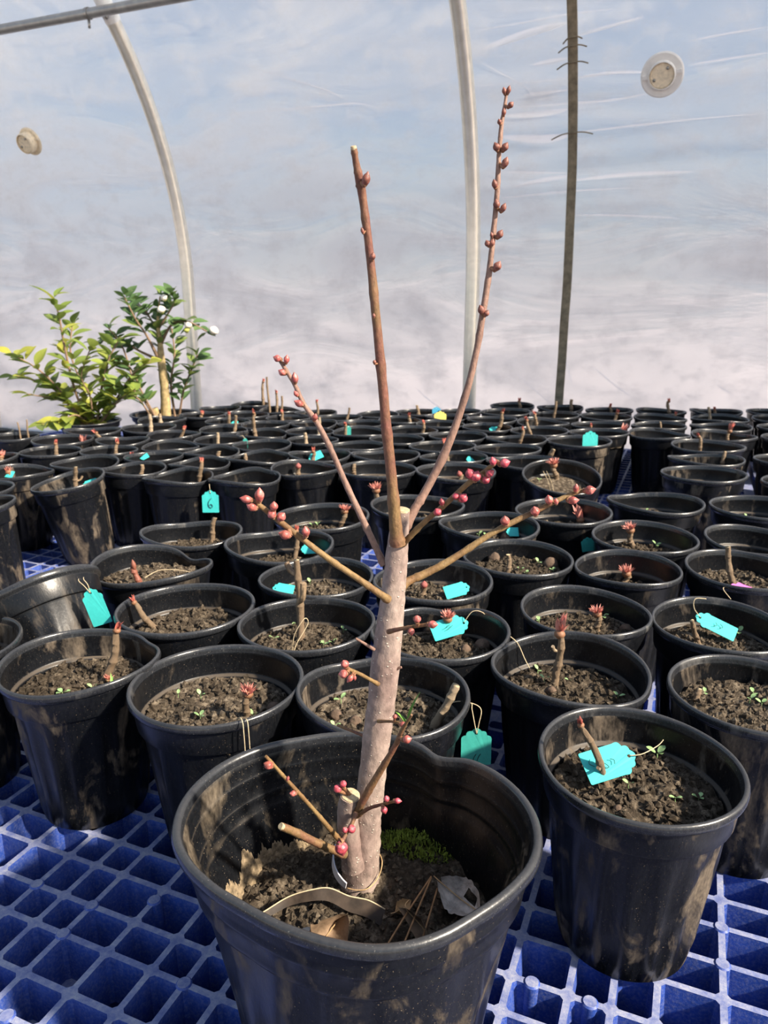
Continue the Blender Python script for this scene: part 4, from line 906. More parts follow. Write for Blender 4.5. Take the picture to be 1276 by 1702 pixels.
boss_me = mesh('boss', boss_v, boss_f, [M['pallet']], True, 35)
def snap(q, L):
    c_ = min(L, key=lambda x_: abs(x_ - q))
    return c_ if abs(c_ - q) < 0.011 else q
rotp = Matrix.Rotation(-AL, 4, 'Z').to_euler()
PALLET_LABEL = {(1, 0): 'blue plastic grid pallet carrying the large pot with the plum sapling'}
for ia in range(3):
    for ib in range(3):
        a, b_ = -1.063 + 0.006 + (ia - 1) * PA, -0.10 + 0.006 + ib * PBL - (0.30 if ia == 0 else 0.0)
        near = (ia, ib) == (1, 0)
        if near:
            lab = PALLET_LABEL[(1, 0)]
        elif (ia, ib) == (0, 1):
            lab = 'blue plastic grid pallet with a sunlit bare patch beside the tilted mud-caked pot'
        else:
            lab = 'blue plastic grid pallet under the pots, ' + {(0, 0): 'next to the tipped pot with hanging tag', (2, 0): 'beyond the pot with the flat turquoise tag', (1, 1): 'below the upright turquoise tag', (2, 1): 'below the wide pot with a small red shoot', (0, 2): 'below the camellias', (1, 2): 'below the yellow tag', (2, 2): 'between the weathered lath and the near hoop'}[(ia, ib)]
        o = thing('plastic_pallet', lab, 'pallet', E1 * a + E2 * b_, rotp, 'blue pallets under the pots')
        obj('deck', deck_me, o)
        for x in (0.08, (PA - 0.012) / 2, PA - 0.092):
            for y in (0.08, (PBL - 0.012) / 2, PBL - 0.092):
                obj('block', block_me, o, (x, y, 0))
        if near:
            for x, y in BOSSES:
                obj('boss', boss_me, o, (snap(x, LX), snap(y, LY), 0))

# ------------------------------------------------------------------ nursery pots
POT_R, POT_H = 0.0775, 0.16              # unit pot; every pot is a scaled copy
SEG = 72
#            radius   height  (outer wall upwards, then over the lip, then down inside)
OUTER = [(0.0, 0.006), (0.50, 0.004), (0.64, 0.0), (0.675, 0.010), (0.70, 0.10), (0.755, 0.35), (0.81, 0.58), (0.862, 0.785), (0.872, 0.800),
         (0.915, 0.806), (0.922, 0.815), (0.940, 0.90), (0.945, 0.935)]
LIP = [(0.945, 0.935), (0.952, 0.945), (0.985, 0.952), (0.997, 0.962), (1.0, 0.975), (0.996, 0.990), (0.985, 0.998), (0.970, 1.0), (0.952, 0.997), (0.940, 0.988), (0.935, 0.97), (0.928, 0.955)]
INNER = [(0.928, 0.955), (0.922, 0.945), (0.926, 0.935), (0.912, 0.88), (0.900, 0.822), (0.893, 0.812), (0.862, 0.806), (0.850, 0.795), (0.845, 0.785), (0.80, 0.60), (0.76, 0.42)]

def lathe(prof, rfun, zfun, R, H, seg=SEG, flute=None):
    v, f = [], []
    n_ = len(prof)
    for k in range(seg):
        t = 2 * pi * k / seg
        for r, z in prof:
            rr = r * R * rfun(t, z)
            if flute and 0.02 < z < 0.79 and r > 0.3:
                w = min(1.0, (0.79 - z) / 0.06)
                rr *= 1 + flute * w * cos(18 * t)
            v.append((rr * cos(t), rr * sin(t), z * H + zfun(t, z)))
    for k in range(seg):
        for q in range(n_ - 1):
            a, b_ = k * n_ + q, k * n_ + q + 1
            a2, b2 = ((k + 1) % seg) * n_ + q, ((k + 1) % seg) * n_ + q + 1
            f.append((a, a2, b2, b_))
    return v, f

def top_w(z):
    return max(0.0, min(1.0, (z - 0.35) / 0.65)) ** 1.4

POT_VARIANTS = {}
def pot_variant(key, oval=0.0, wave=0.0, ph=0.0, kink=0.0, kang=0.0, kz=0.0, ph2=0.0):
    def rfun(t, z):
        w = top_w(z)
        d = math.atan2(sin(t - kang), cos(t - kang))
        return 1 + w * (oval * cos(2 * (t - ph)) + 0.004 * cos(3 * t + ph) - kink * exp(-(d / 0.30) ** 2))
    def zfun(t, z):
        w = top_w(z)
        d = math.atan2(sin(t - kang), cos(t - kang))
        return w * POT_H * (wave * cos(2 * (t - ph2)) + 0.006 * cos(t + ph) - kz * exp(-(d / 0.35) ** 2))
    mats = {}
    for mk in ('pot', 'pot_muddy'):
        mb = MB()
        mb.add(*lathe(OUTER, rfun, zfun, POT_R, POT_H, flute=0.026))
        mb.add(*lathe(INNER, rfun, zfun, POT_R, POT_H, flute=0.020))
        mats[mk] = mb.build('pot_shell', [M[mk]], True, 50)
    rim = mesh('rim', *lathe(LIP, rfun, zfun, POT_R, POT_H), [M['rim']], True, 60)
    POT_VARIANTS[key] = (mats, rim)

pot_variant('plain', 0.010, 0.006, 0.4, 0, 0, 0, 0.2)
pot_variant('oval', 0.030, 0.012, 1.2, 0, 0, 0, 0.9)
pot_variant('soft', 0.018, 0.020, 2.2, 0.02, 2.0, 0.01, 0.3)
pot_variant('wavy', 0.030, 0.035, 0.1, 0.03, 0.9, 0.03, 1.1)
pot_variant('saddle', 0.045, 0.030, 2.9, 0.10, 0.95, 0.05, 2.4)
pot_variant('kinked', 0.020, 0.012, 0.2, 0.06, 1.35, 0.035, 0.5)
pot_variant('bent', 0.030, 0.015, 0.1, 0.07, 0.65, 0.01, 2.6)

# soil surfaces: lumpy discs of unit pot size
def soil_mesh(seed, R, rings, segs, amp, mat, dome=0.002, name='soil'):
    off = Vector((seed * 7.3, seed * 3.1, 0))
    v, f = [(0, 0, dome + amp * 0.3)], []
    for i in range(1, rings + 1):
        r = R * i / rings
        for k in range(segs):
            t = 2 * pi * k / segs
            p = Vector((r * cos(t), r * sin(t), 0))
            h = amp * (noise.noise(p * 55 + off) * 0.9 + noise.noise(p * 140 + off) * 0.6 + noise.noise(p * 330 + off) * 0.45)
            edge = 1 - (i / rings) ** 4
            v.append((p.x, p.y, h + dome * edge))
    for k in range(segs):
        f.append((0, 1 + k, 1 + (k + 1) % segs))
    for i in range(rings - 1):
        for k in range(segs):
            a, b_ = 1 + i * segs + k, 1 + i * segs + (k + 1) % segs
            f.append((a, a + segs, b_ + segs, b_))
    return mesh(name, v, f, [mat])

OCT_F = [(0, 2, 4), (2, 1, 4), (1, 3, 4), (3, 0, 4), (2, 0, 5), (1, 2, 5), (3, 1, 5), (0, 3, 5)]
def crumb_mesh(seed, R, count, smin, smax, amp, mat, dome=0.002):
    rg = random.Random(seed)
    off = Vector((seed * 7.3, seed * 3.1, 0))
    mb = MB()
    for _ in range(count):
        t, r = rg.uniform(0, 2 * pi), R * sqrt(rg.random()) * 0.97
        p = Vector((r * cos(t), r * sin(t), 0))
        h = amp * (noise.noise(p * 55 + off) * 0.9 + noise.noise(p * 140 + off) * 0.6) + dome * (1 - (r / R) ** 4)
        s = smin + (smax - smin) * rg.random() ** 2.5
        vs = [Vector(q) * s * rg.uniform(0.55, 1.15) for q in ((1, 0, 0), (-1, 0, 0), (0, 1, 0), (0, -1, 0), (0, 0, 0.8), (0, 0, -0.8))]
        Mx = Matrix.Translation(p + Vector((0, 0, h + s * 0.2))) @ Matrix.Rotation(rg.uniform(0, 6.3), 4, Vector((rg.random(), rg.random(), 1)).normalized())
        mb.add(vs, OCT_F, 0, Mx)
    return mb.build('soil_crumbs', [mat], False)

SOIL_R = 0.0665
SOIL_NEAR = [soil_mesh(i, SOIL_R, 40, 96, 0.0052, M['soil'] if i % 2 else M['soil_dark']) for i in range(4)]
SOIL_FAR = [soil_mesh(20 + i, SOIL_R, 14, 40, 0.0036, M['soil']) for i in range(3)]
CRUMBS = [crumb_mesh(i, SOIL_R, 760, 0.0010, 0.0062, 0.0052, M['soil'] if i % 2 else M['soil_dark']) for i in range(4)]

VARIANT = {'AH': 'saddle', 'AA': 'kinked', 'AK': 'bent', 'BT': 'wavy', 'BS': 'wavy', 'BR': 'wavy', 'BQ': 'wavy', 'BU': 'wavy', 'AT': 'soft', 'L1': 'oval', 'AX': 'soft', 'AY': 'soft',
           'BE': 'soft', 'AS': 'soft', 'CX': 'oval', 'BV': 'soft', 'BM': 'soft', 'AB': 'soft', 'M1': 'oval', 'K1': 'plain', 'D1': 'soft', 'AL': 'oval'}
VROT = {'AH': 0.0, 'AA': 0.0, 'AK': 0.0, 'BT': 0.0, 'L1': 0.3}
MUDDY = {'AK', 'AP', 'O', 'AN', 'AL', 'AQ', 'F2', 'G2', 'E', 'AB', 'N2', 'Z2'}
TILT = {'AM': (-22, -24), 'X2': (13, 2), 'AP': (5, -8), 'AN': (3, -6)}

UNIQUE = {   # pot: (label of the pot, how its stub is told apart)
 'O': ('black nursery pot with a turquoise tag lying flat behind its leaning thin stub', 'thin leaning brown stub with a tiny red tip in front of the flat turquoise tag'),
 'N1': ('black nursery pot whose upright stub carries a tuft of long red shoots', 'upright peeling stub topped by a tuft of long pointed red shoots'),
 'N2': ('black nursery pot of pale crumbly soil with several seedlings and only a brown stump', 'tiny brown stump in the pale crumbly soil among seedlings'),
 'M1': ('black nursery pot with a short red-tufted stub and a brown clay pebble by its rim', 'short stub with a red tuft between two leafy green seedlings'),
 'M2': ('black nursery pot with a turquoise tag sloping behind its bare short stub', 'bare short brown stub beside the sloping turquoise tag'),
 'L1': ('squeezed oval black nursery pot with a very low red-tufted stub', 'very low red-tufted stub sunk deep in the squeezed oval pot'),
 'L2': ('black nursery pot with a pink tag at the front edge of its soil', 'curved brown stub with blunt tip tied with string above the pink tag'),
 'K1': ('black nursery pot with a stout red-topped stub and one green seedling beside it', 'stout stub with a flared red top and one seedling beside it'),
 'K2': ('black nursery pot with dried mud inside and nothing growing, touching the pink-tagged pot', None),
 'J1': ('black nursery pot with a tuft of dry yellowish weed and no stub', None),
 'J2': ('black nursery pot with low soil and a single pale green seedling', None),
 'I': ('black nursery pot with nothing showing above its rim, behind the single-seedling pot', None),
 'G2': ('wide black nursery pot with a small red shoot close to its rim', 'small red shoot just clear of the rim of the wide pot'),
 'F2': ('flat-squeezed black nursery pot with a bare stub, behind the wide pot', 'bare brown stub standing in the flat-squeezed pot'),
 'E2': ('black nursery pot with a red-headed stub and dry crumbs, behind the flat-squeezed pot', 'red-headed stub among dry crumbs behind the flat-squeezed pot'),
 'E': ('black nursery pot with a bright turquoise tag standing upright above its rim', None),
 'D1': ('tall-standing black nursery pot with wavy rim, empty inside, beside the upright turquoise tag', None),
 'AB': ('black nursery pot with a thick slanted bare stub and a green tag hung outside', 'thick slanted bare stub with a cut top beside the hanging green tag'),
 'AA': ('black nursery pot with a kinked rim and a turquoise tag behind its red-tufted stub', 'red-tufted stub standing before the turquoise tag in the kinked pot'),
 'AC': ('black nursery pot with a tall knobbly forked stub looped with cream string', 'tall knobbly forked bare stub looped with cream string'),
 'AD': ('black nursery pot with a small turquoise tag, half behind the tall knobbly stub', None),
 'AE': ('black nursery pot with deep shaded soil, straight red-headed stub and turquoise sliver', 'straight red-headed stub rising from deep shaded soil'),
 'AF': ('black nursery pot with a short frilly red stub and two seedlings in shade', 'short stub with a frilly red head beside two shaded seedlings'),
 'AG': ('black nursery pot with a stub leaning out over its rim, bright red tip', 'stub leaning out to the rim with a bright red tip'),
 'AH': ('black nursery pot with a saddle-shaped wavy rim and a dark pointed stub', 'dark red-brown pointed stub in the saddle-rimmed pot'),
 'AI': ('black nursery pot with a pale bare straight stub, behind the saddle-rimmed pot', 'pale bare straight stub behind the saddle-rimmed pot'),
 'AJ': ('black nursery pot with a bright red brush-like stub and strings over its front', 'short stub with a bright red brush-like head above hanging strings'),
 'AK': ('black nursery pot with mud-caked fluted side and a bent rim corner', 'knobbly pink-tipped stub with a red bud at its foot in the mud-caked pot'),
 'AL': ('black nursery pot with mud streaks, standing beside the mud-caked bent-rim pot', None),
 'AM': ('black nursery pot tipped backwards with a turquoise tag hanging on its collar', 'thick sawn-off stub in the tipped pot'),
 'AN': ('black nursery pot with mud-crusted collar at the edge of the bare pallet patch', None),
 'AO': ('black nursery pot with dusty rim directly behind the mud-crusted collar pot', None),
 'AP': ('tilted black nursery pot with mud-caked collar and a turquoise tag on its soil', 'forked bare stub with brown knob in the tilted mud-caked pot'),
 'AQ': ('black nursery pot with frilly red stub and turquoise tag, behind the tilted mud-caked pot', 'frilly red stub with a turquoise tag at its foot behind the tilted pot'),
 'Z1': ('black nursery pot with many seedlings around a brown stump and two clay lumps', 'short brown stump ringed by many green seedlings'),
 'Z2': ('black nursery pot with a blank turquoise tag propped beside its pink-tipped stub', 'short stub with a pink pointed tip beside the blank turquoise tag'),
 'Y1': ('black nursery pot with a frizzy red-brown stub, just behind the sawn trunk top', 'frizzy red-brown stub just behind the sawn trunk top'),
 'Y2': ('black nursery pot with low dark soil, a sprouting seedling and a turquoise scrap', None),
 'Y3': ('black nursery pot with a curled withered red shoot and a green tag outside', 'curled withered red shoot low in the pot with a green tag outside'),
 'X1': ('black nursery pot with a small brown bud and thin grass blades', 'small brown bud beside thin grass blades'),
 'X2': ('black nursery pot tipped forward, showing dark soil and a red-tufted stub with string loops', 'red-tufted stub with pale string loops in the tipped-forward pot'),
 'W2': ('black nursery pot with a slanted bare stub tied with string, behind the tipped-forward pot', 'slanted bare stub tied with string behind the tipped-forward pot'),
 'W1': ('black nursery pot with a two-headed red stub and a turquoise tag corner', 'two-headed red stub beside the turquoise tag corner'),
 'BT': ('black nursery pot with a wavy rim and a turquoise tag marked 6 hung outside', None),
 'BV': ('black nursery pot with a pink-tipped stub in front of a creased turquoise tag', 'pink-tipped stub in front of the creased turquoise tag'),
 'BW': ('black nursery pot with one smooth pink bud, behind the deep shaded pot', 'smooth pink bud standing low behind the deep shaded pot'),
 'CJ': ('black nursery pot with a knobby short stub and dry crumbs beside the tall red branch', 'knobby short stub in the pot crossed by the tall red branch'),
 'AZ': ('small tilted black pot with two thin bare twigs by the film wall', 'thin bare twig in the small tilted pot by the film wall'),
 'BG': ('black nursery pot with a cluster of tall thin stems standing by the film wall', 'tall thin stem of the cluster rising before the film wall'),
 'BF': ('black nursery pot with one tall red-knobbed stem at the back row end', 'tall red-knobbed stem standing at the back row end'),
 'BB': ('black nursery pot with a thick pale sawn stub, in front of the camellia leaves', 'thick pale sawn stub in front of the camellia leaves'),
 'BC': ('black nursery pot with pale stub and dry weeds, below the camellia trunk', 'pale sawn stub among dry weeds below the camellia trunk'),
 'D2': ('black nursery pot with a bushy bright red shoot spreading above its rim', 'bushy bright red shoot spreading above the rim'),
}
KIND_DESC = {'red': ('red-tipped', 'short stub with a red tip in the crowded back rows'), 'fuzzy': ('red-tufted', 'short stub with a red tuft in the crowded back rows'),
             'bare': ('bare', 'bare brown stub in the crowded back rows'), 'cut': ('sawn-off', 'pale sawn-off stub in the crowded back rows'),
             'tip': ('smooth-budded', 'smooth budded stub in the crowded back rows'), 'leafy': ('red-leaved', 'short stub with small red leaves in the crowded back rows'),
             'dark': ('dark', 'dark stub in the crowded back rows')}
stub_kind = {}
for sdat in STUBS:
    stub_kind.setdefault(sdat[0], sdat[5])

LANDMARKS = [('the yellow tag', (0.18, 2.17)), ('the upright turquoise tag', (0.49, 1.80)), ('the camellia trunk', (-0.75, 2.55)), ('the tag marked 6', (-0.35, 1.38)),
             ('the stem cluster', (-0.324, 2.32)), ('the bushy red shoot', (0.90, 1.88)), ('the weathered lath', (0.65, 2.72)), ('the tilted mud-caked pot', (-0.603, 1.373)), ('the creased turquoise tag', (-0.16, 1.63))]
ORD = ['nearest', 'second nearest', 'third nearest', 'fourth nearest', 'fifth nearest', 'sixth nearest', 'seventh nearest', 'eighth nearest', 'ninth nearest', 'tenth nearest']
where = {}
def place_words(nme):
    if nme not in where:
        k = stub_kind.get(nme)
        best = None
        for lm, (lx, ly) in LANDMARKS:
            order = sorted((q for q in POTS if stub_kind.get(q) == k), key=lambda q: math.hypot(POTS[q][0] - lx, POTS[q][1] - ly))
            r = order.index(nme)
            dist = math.hypot(POTS[nme][0] - lx, POTS[nme][1] - ly)
            if r < len(ORD) and (best is None or (r, dist) < best[0]):
                best = ((r, dist), '%s of its kind to %s' % (ORD[r], lm))
        where[nme] = best[1] if best else None
    return where[nme]
pot_frame = {}
rg = random.Random(5)
names = list(POTS)
for i, nme in enumerate(names):
    x, y, d, sy = POTS[nme]
    vk = VARIANT.get(nme) or ['plain', 'oval', 'soft', 'plain'][i % 4]
    mats, rim_me = POT_VARIANTS[vk]
    sc = 0.978 * d / (2 * POT_R)
    if nme in UNIQUE:
        lab, grp = UNIQUE[nme][0], 'black nursery pots'
    elif nme in stub_kind:
        kd = KIND_DESC[stub_kind[nme]][0]
        lab, grp = 'black pot with a %s stub, %s' % (kd, place_words(nme)), 'back-row pots with a %s stub' % kd
    else:
        lab, grp = 'black pot with no stub showing, %s' % place_words(nme), 'back-row pots with no stub'
    tx, ty = TILT.get(nme, (0, 0))
    rot = (Matrix.Rotation(radians(tx), 4, 'X') @ Matrix.Rotation(radians(ty), 4, 'Y'))
    lift = 0.66 * POT_R * sc * sin(min(radians(abs(tx)) + radians(abs(ty)) * 0.6, 1.0))
    loc = Vector((x, y, lift))
    if tx or ty:     # keep the rim where it belongs
        top = rot @ Vector((0, 0, POT_H))
        loc = Vector((x - top.x, y - top.y, lift))
    if nme == 'AZ':
        loc.z = 0.0
    root = thing('nursery_pot', lab, 'plant pot', loc, rot.to_euler(), grp)
    vr = VROT.get(nme, rg.uniform(0, 6.28) if sy > 0.97 else 0.0)
    if vk in ('wavy', 'saddle', 'kinked', 'bent'):
        vr = VROT.get(nme, 0.0)
    mk = 'pot_muddy' if nme in MUDDY else 'pot'
    obj('pot_shell', mats[mk], root, (0, 0, 0), (0, 0, vr), (sc, sc * sy, 1))
    obj('rim', rim_me, root, (0, 0, 0), (0, 0, vr), (sc, sc * sy, 1))
    sz = SOIL.get(nme, 0.127)
    k = (sz - 0.03) / 0.127 * 0.06 + 0.965
    sr = sc * (0.98 if sz > 0.12 else 0.95)
    rz = rg.uniform(0, 6.28)
    near = y < 1.35
    obj('soil', (SOIL_NEAR if near else SOIL_FAR)[i % (4 if near else 3)], root, (0, 0, sz), (0, 0, rz), (sr, sr * sy, 1))
    if near:
        tag(obj('soil_crumbs', CRUMBS[i % 4], root, (0, 0, sz), (0, 0, rz), (sr, sr * sy, 1)), kind='stuff')
    pot_frame[nme] = (Matrix.LocRotScale(loc, rot.to_quaternion(), None), sz, d, (tx or ty))

# ------------------------------------------------------------------ stubs
def stem_mesh(seed, cut, mat, capm, bend=0.25):
    pts = []
    nrings = 22
    for i in range(nrings + 1):
        t = i / nrings
        r = 1.0 - 0.22 * t + 0.16 * noise.noise(Vector((t * 7, seed, 0))) + (0.22 * exp(-((t - 0.45) / 0.04) ** 2)) + 0.18 * exp(-((t - 0.78) / 0.04) ** 2)
        if t < 0.08:
            r *= 1.25
        if not cut and t > 0.93:
            r *= 0.8
        # scaled later: xy by radius, z by length
        pts.append((Vector((bend * 2.2 * sin(t * 5 + seed), bend * 1.6 * cos(t * 4 + seed * 2), t)), r))
    v, f = [], []
    seg = 10
    for p, r in pts:
        for k in range(seg):
            a = 2 * pi * k / seg
            rr = r * (1 + 0.16 * noise.noise(Vector((cos(a) * 1.3, sin(a) * 1.3, p.z * 14 + seed * 5))))
            v.append((p.x + rr * cos(a), p.y + rr * sin(a), p.z))
    n_ = len(pts)
    mi = []
    for i in range(n_ - 1):
        for k in range(seg):
            a, b_ = i * seg + k, i * seg + (k + 1) % seg
            f.append((a, b_, b_ + seg, a + seg)); mi.append(0)
    f.append(tuple((n_ - 1) * seg + k for k in range(seg))); mi.append(1)
    return mesh('stem', v, f, [mat, capm], True, 50, mi)
STEMS = {'bark': [stem_mesh(i * 1.7, False, M['stub'], M['stub']) for i in range(4)],
         'bare': [stem_mesh(10 + i * 1.7, True, M['stub'], M['cut_wood']) for i in range(3)],
         'cut': [stem_mesh(20 + i * 1.7, True, M['stub_pale'], M['cut_wood'], 0.12) for i in range(3)],
         'dark': [stem_mesh(31, False, M['dark_red'], M['dark_red'])]}

def egg(w, h, seg=10, rings=8, point=0.35, base=-0.5):
    """pointed egg, z from base*h up"""
    v, f = [], []
    for i in range(rings + 1):
        t = i / rings
        z = base * h + h * 1.5 * t * 0.9
        r = w * (sin(pi * min(t * 0.96 + 0.02, 1)) ** (0.75 if t < 0.5 else 0.75 + point))
        for k in range(seg):
            a = 2 * pi * k / seg + 0.3 * i
            v.append((r * cos(a), r * sin(a), z))
    for i in range(rings):
        for k in range(seg):
            a, b_ = i * seg + k, i * seg + (k + 1) % seg
            f.append((a, b_, b_ + seg, a + seg))
    f.append(tuple(range(seg))[::-1]); f.append(tuple(rings * seg + k for k in range(seg)))
    return v, f

def blade(length, width, curl, seg=5, fold=0.3):
    """leaf-like blade rising along z and curling towards +x"""
    v, f = [], []
    for i in range(seg + 1):
        t = i / seg
        a = curl * t
        x = length * t * sin(a * 0.5)
        z = length * t * cos(a * 0.5)
        w = width * (sin(pi * (0.12 + 0.88 * t) ** 0.8) + 0.02)
        v += [(x - w * fold, -w, z), (x, 0, z), (x - w * fold, w, z)]
    for i in range(seg):
        b_ = i * 3
        f += [(b_, b_ + 1, b_ + 4, b_ + 3), (b_ + 1, b_ + 2, b_ + 5, b_ + 4)]
    return v, f

def tuft_mesh(seed, n_, lmin, lmax, width, spread, curl, mat, core=True):
    rr = random.Random(seed)
    mb = MB()
    if core:
        mb.add(*egg(1.0, 1.5, 8, 6), 1)
    for i in range(n_):
        az, el = rr.uniform(0, 2 * pi), spread * sqrt(rr.random())
        L = rr.uniform(lmin, lmax)
        Mx = Matrix.Rotation(az, 4, 'Z') @ Matrix.Rotation(el, 4, 'Y') @ Matrix.Translation((0, 0, 0.3)) @ Matrix.Rotation(rr.uniform(0, 6.3), 4, 'Z')
        mb.add(*blade(L, width, curl * rr.uniform(-1, 1), 4), 0, Mx)
    return mb.build('bud', [mat, M['bud_base']], True, 60)
BUDS_ST = {'fuzzy': [tuft_mesh(i, 80, 1.4, 2.3, 0.15, 0.85, 0.6, M['fuzzy']) for i in range(3)],
           'leafy': [tuft_mesh(40 + i, 14, 2.6, 4.8, 0.50, 0.34, 0.7, M['fuzzy']) for i in range(3)],
           'red': [tuft_mesh(60 + i, 9, 1.8, 2.8, 0.55, 0.4, 0.5, M['bud_red']) for i in range(3)]}
v, f = egg(1.25, 2.2, 12, 9)
BUDS_ST['tip'] = [mesh('bud', v, f, [M['bud_pink']])]
v, f = egg(0.8, 3.0, 10, 9)
BUDS_ST['dark'] = [mesh('bud', v, f, [M['dark_red']])]

done_lab = {}
for i, (nme, bx, by, tx, tz, kind, r) in enumerate(STUBS):
    x, y, d, sy = POTS[nme]
    sz = SOIL.get(nme, 0.127)
    base = Vector((x + bx, y + by * sy, sz - 0.004))
    top = Vector((x + tx, y + by * sy + rg.uniform(-0.004, 0.004), tz))
    if TILT.get(nme):
        base = pot_frame[nme][0] @ Vector((bx, by * sy, sz - 0.004))
    dv = top - base
    L = dv.length
    if kind in ('fuzzy', 'leafy', 'red', 'tip', 'dark'):
        hb = {'fuzzy': 2.0, 'leafy': 3.4, 'red': 2.0, 'tip': 1.6, 'dark': 2.0}[kind] * r
        L = max(L - hb, 0.35 * L)
    if nme in UNIQUE and UNIQUE[nme][1]:
        lab, grp = UNIQUE[nme][1], None
        if nme in ('AZ', 'BG'):
            grp = 'stems in one pot by the film wall' if nme == 'BG' else 'twigs in the small tilted pot'
            nth = done_lab.get(nme, 0); done_lab[nme] = nth + 1
            lab = (['tallest thin bare stem of the cluster rising before the film wall', 'red-headed thin stem of the cluster rising before the film wall', 'shortest bare stem of the cluster rising before the film wall']
                   if nme == 'BG' else ['shorter thin bare twig in the small tilted pot by the film wall', 'taller thin bare twig in the small tilted pot by the film wall'])[nth]
    else:
        lab = '%s stub in a pot %s' % (KIND_DESC[kind][0], place_words(nme))
        grp = 'back-row %s stubs' % KIND_DESC[kind][0]
    root = thing('rootstock_stub', lab, 'plant stub', base, align(dv, i * 1.3), grp)
    sk = {'bare': 'bare', 'cut': 'cut', 'dark': 'dark'}.get(kind, 'bark')
    obj('stem', STEMS[sk][i % len(STEMS[sk])], root, (0, 0, 0), (0, 0, 0), (r, r, L))
    if kind in BUDS_ST:
        bl = BUDS_ST[kind]
        q = r * (1.45 if kind in ('fuzzy', 'leafy') else 0.95)
        obj('bud', bl[i % len(bl)], root, (0, 0, L * 0.985), (0, 0, 0), (q, q, q))
    # side growths on the stubs near enough to show them
    if nme == 'AC':
        mb = MB(); Lk = r * 0.8
        mb.add(*tube(curve_line([(0, 0, 0), (0.010, -0.004, 0.008), (0.013, -0.004, 0.026)], Lk), 8, 0.15, 300))
        obj('side_stub', mb.build('side_stub', [M['stub']]), root, (0, 0, L * 0.52), (0, 0, -i * 1.3))
        mb = MB()
        mb.add(*tube(curve_line([(0, 0, 0), (-0.008, -0.003, 0.004), (-0.014, -0.003, 0.012)], Lk * 0.9), 8, 0.2, 300))
        obj('side_stub', mb.build('side_stub', [M['stub']]), root, (0, 0, L * 0.82), (0, 0, -i * 1.3))
    if nme in ('N1', 'M2', 'O', 'AP'):
        mb = MB()
        mb.add(*tube(curve_line([(0, 0, 0), (r * 1.6, -r * 0.4, r * 0.6), (r * 2.6, -r * 0.5, r * 2.0)], r * 0.42), 7, 0.15, 300))
        obj('side_stub', mb.build('side_stub', [M['stub_pale'] if nme == 'N1' else M['stub']]), root, (0, 0, L * (0.72 if nme == 'N1' else 0.4)), (0, 0, -i * 1.3))
    if nme == 'AK':
        obj('bud', BUDS_ST['fuzzy'][0], root, (r * 0.9, -r, 0.010), (0, 0, 0), (r * 0.75,) * 3)

# ------------------------------------------------------------------ tags
from mathutils.geometry import tessellate_polygon
def tag_mesh(L, W, mat, bendy=0.0, th=0.0005):
    def bump(p, q, h, n_=6):
        ex, ey = (q[0] - p[0]) * L, (q[1] - p[1]) * W
        ln = math.hypot(ex, ey)
        nx, ny = ey / ln, -ex / ln
        r_ = []
        for i in range(n_):
            k = i / n_
            o_ = h * ln * sin(pi * k)
            r_.append((p[0] + (q[0] - p[0]) * k + nx * o_ / L, p[1] + (q[1] - p[1]) * k + ny * o_ / W))
        return r_
    right = bump((0.14, -0.5), (0.29, -0.35), 0.28) + bump((0.29, -0.35), (0.40, -0.17), 0.28) + bump((0.40, -0.17), (0.40, 0.17), 0.32, 10)
    left = bump((0.40, 0.17), (0.29, 0.35), 0.28) + bump((0.29, 0.35), (0.14, 0.5), 0.28)
    out = [(-0.5, -0.47), (-0.48, -0.5)] + right + left + [(0.14, 0.5), (-0.48, 0.5), (-0.5, 0.47)]
    hole = [(0.34 + 0.032 * cos(2 * pi * k / 10), 0.032 * sin(2 * pi * k / 10) * L / W) for k in range(10)]
    P = [Vector((x * L, y * W, 0)) for x, y in out]
    H = [Vector((x * L, y * W, 0)) for x, y in hole]
    tris = tessellate_polygon([P, H])
    A = P + H
    n_ = len(A)
    bz = lambda p: bendy * L * (1 - (2 * p.x / L) ** 2) * 0.25
    v = [(p.x, p.y, bz(p) + th / 2) for p in A] + [(p.x, p.y, bz(p) - th / 2) for p in A]
    f = [tuple(t) for t in tris] + [tuple(i + n_ for i in t[::-1]) for t in tris]
    a = len(P)
    f += [(i, i + n_, (i + 1) % a + n_, (i + 1) % a) for i in range(a)]
    h = len(H)
    f += [(a + i, a + (i + 1) % h, a + (i + 1) % h + n_, a + i + n_) for i in range(h)]
    return mesh('tag_card', v, f, [mat], False)

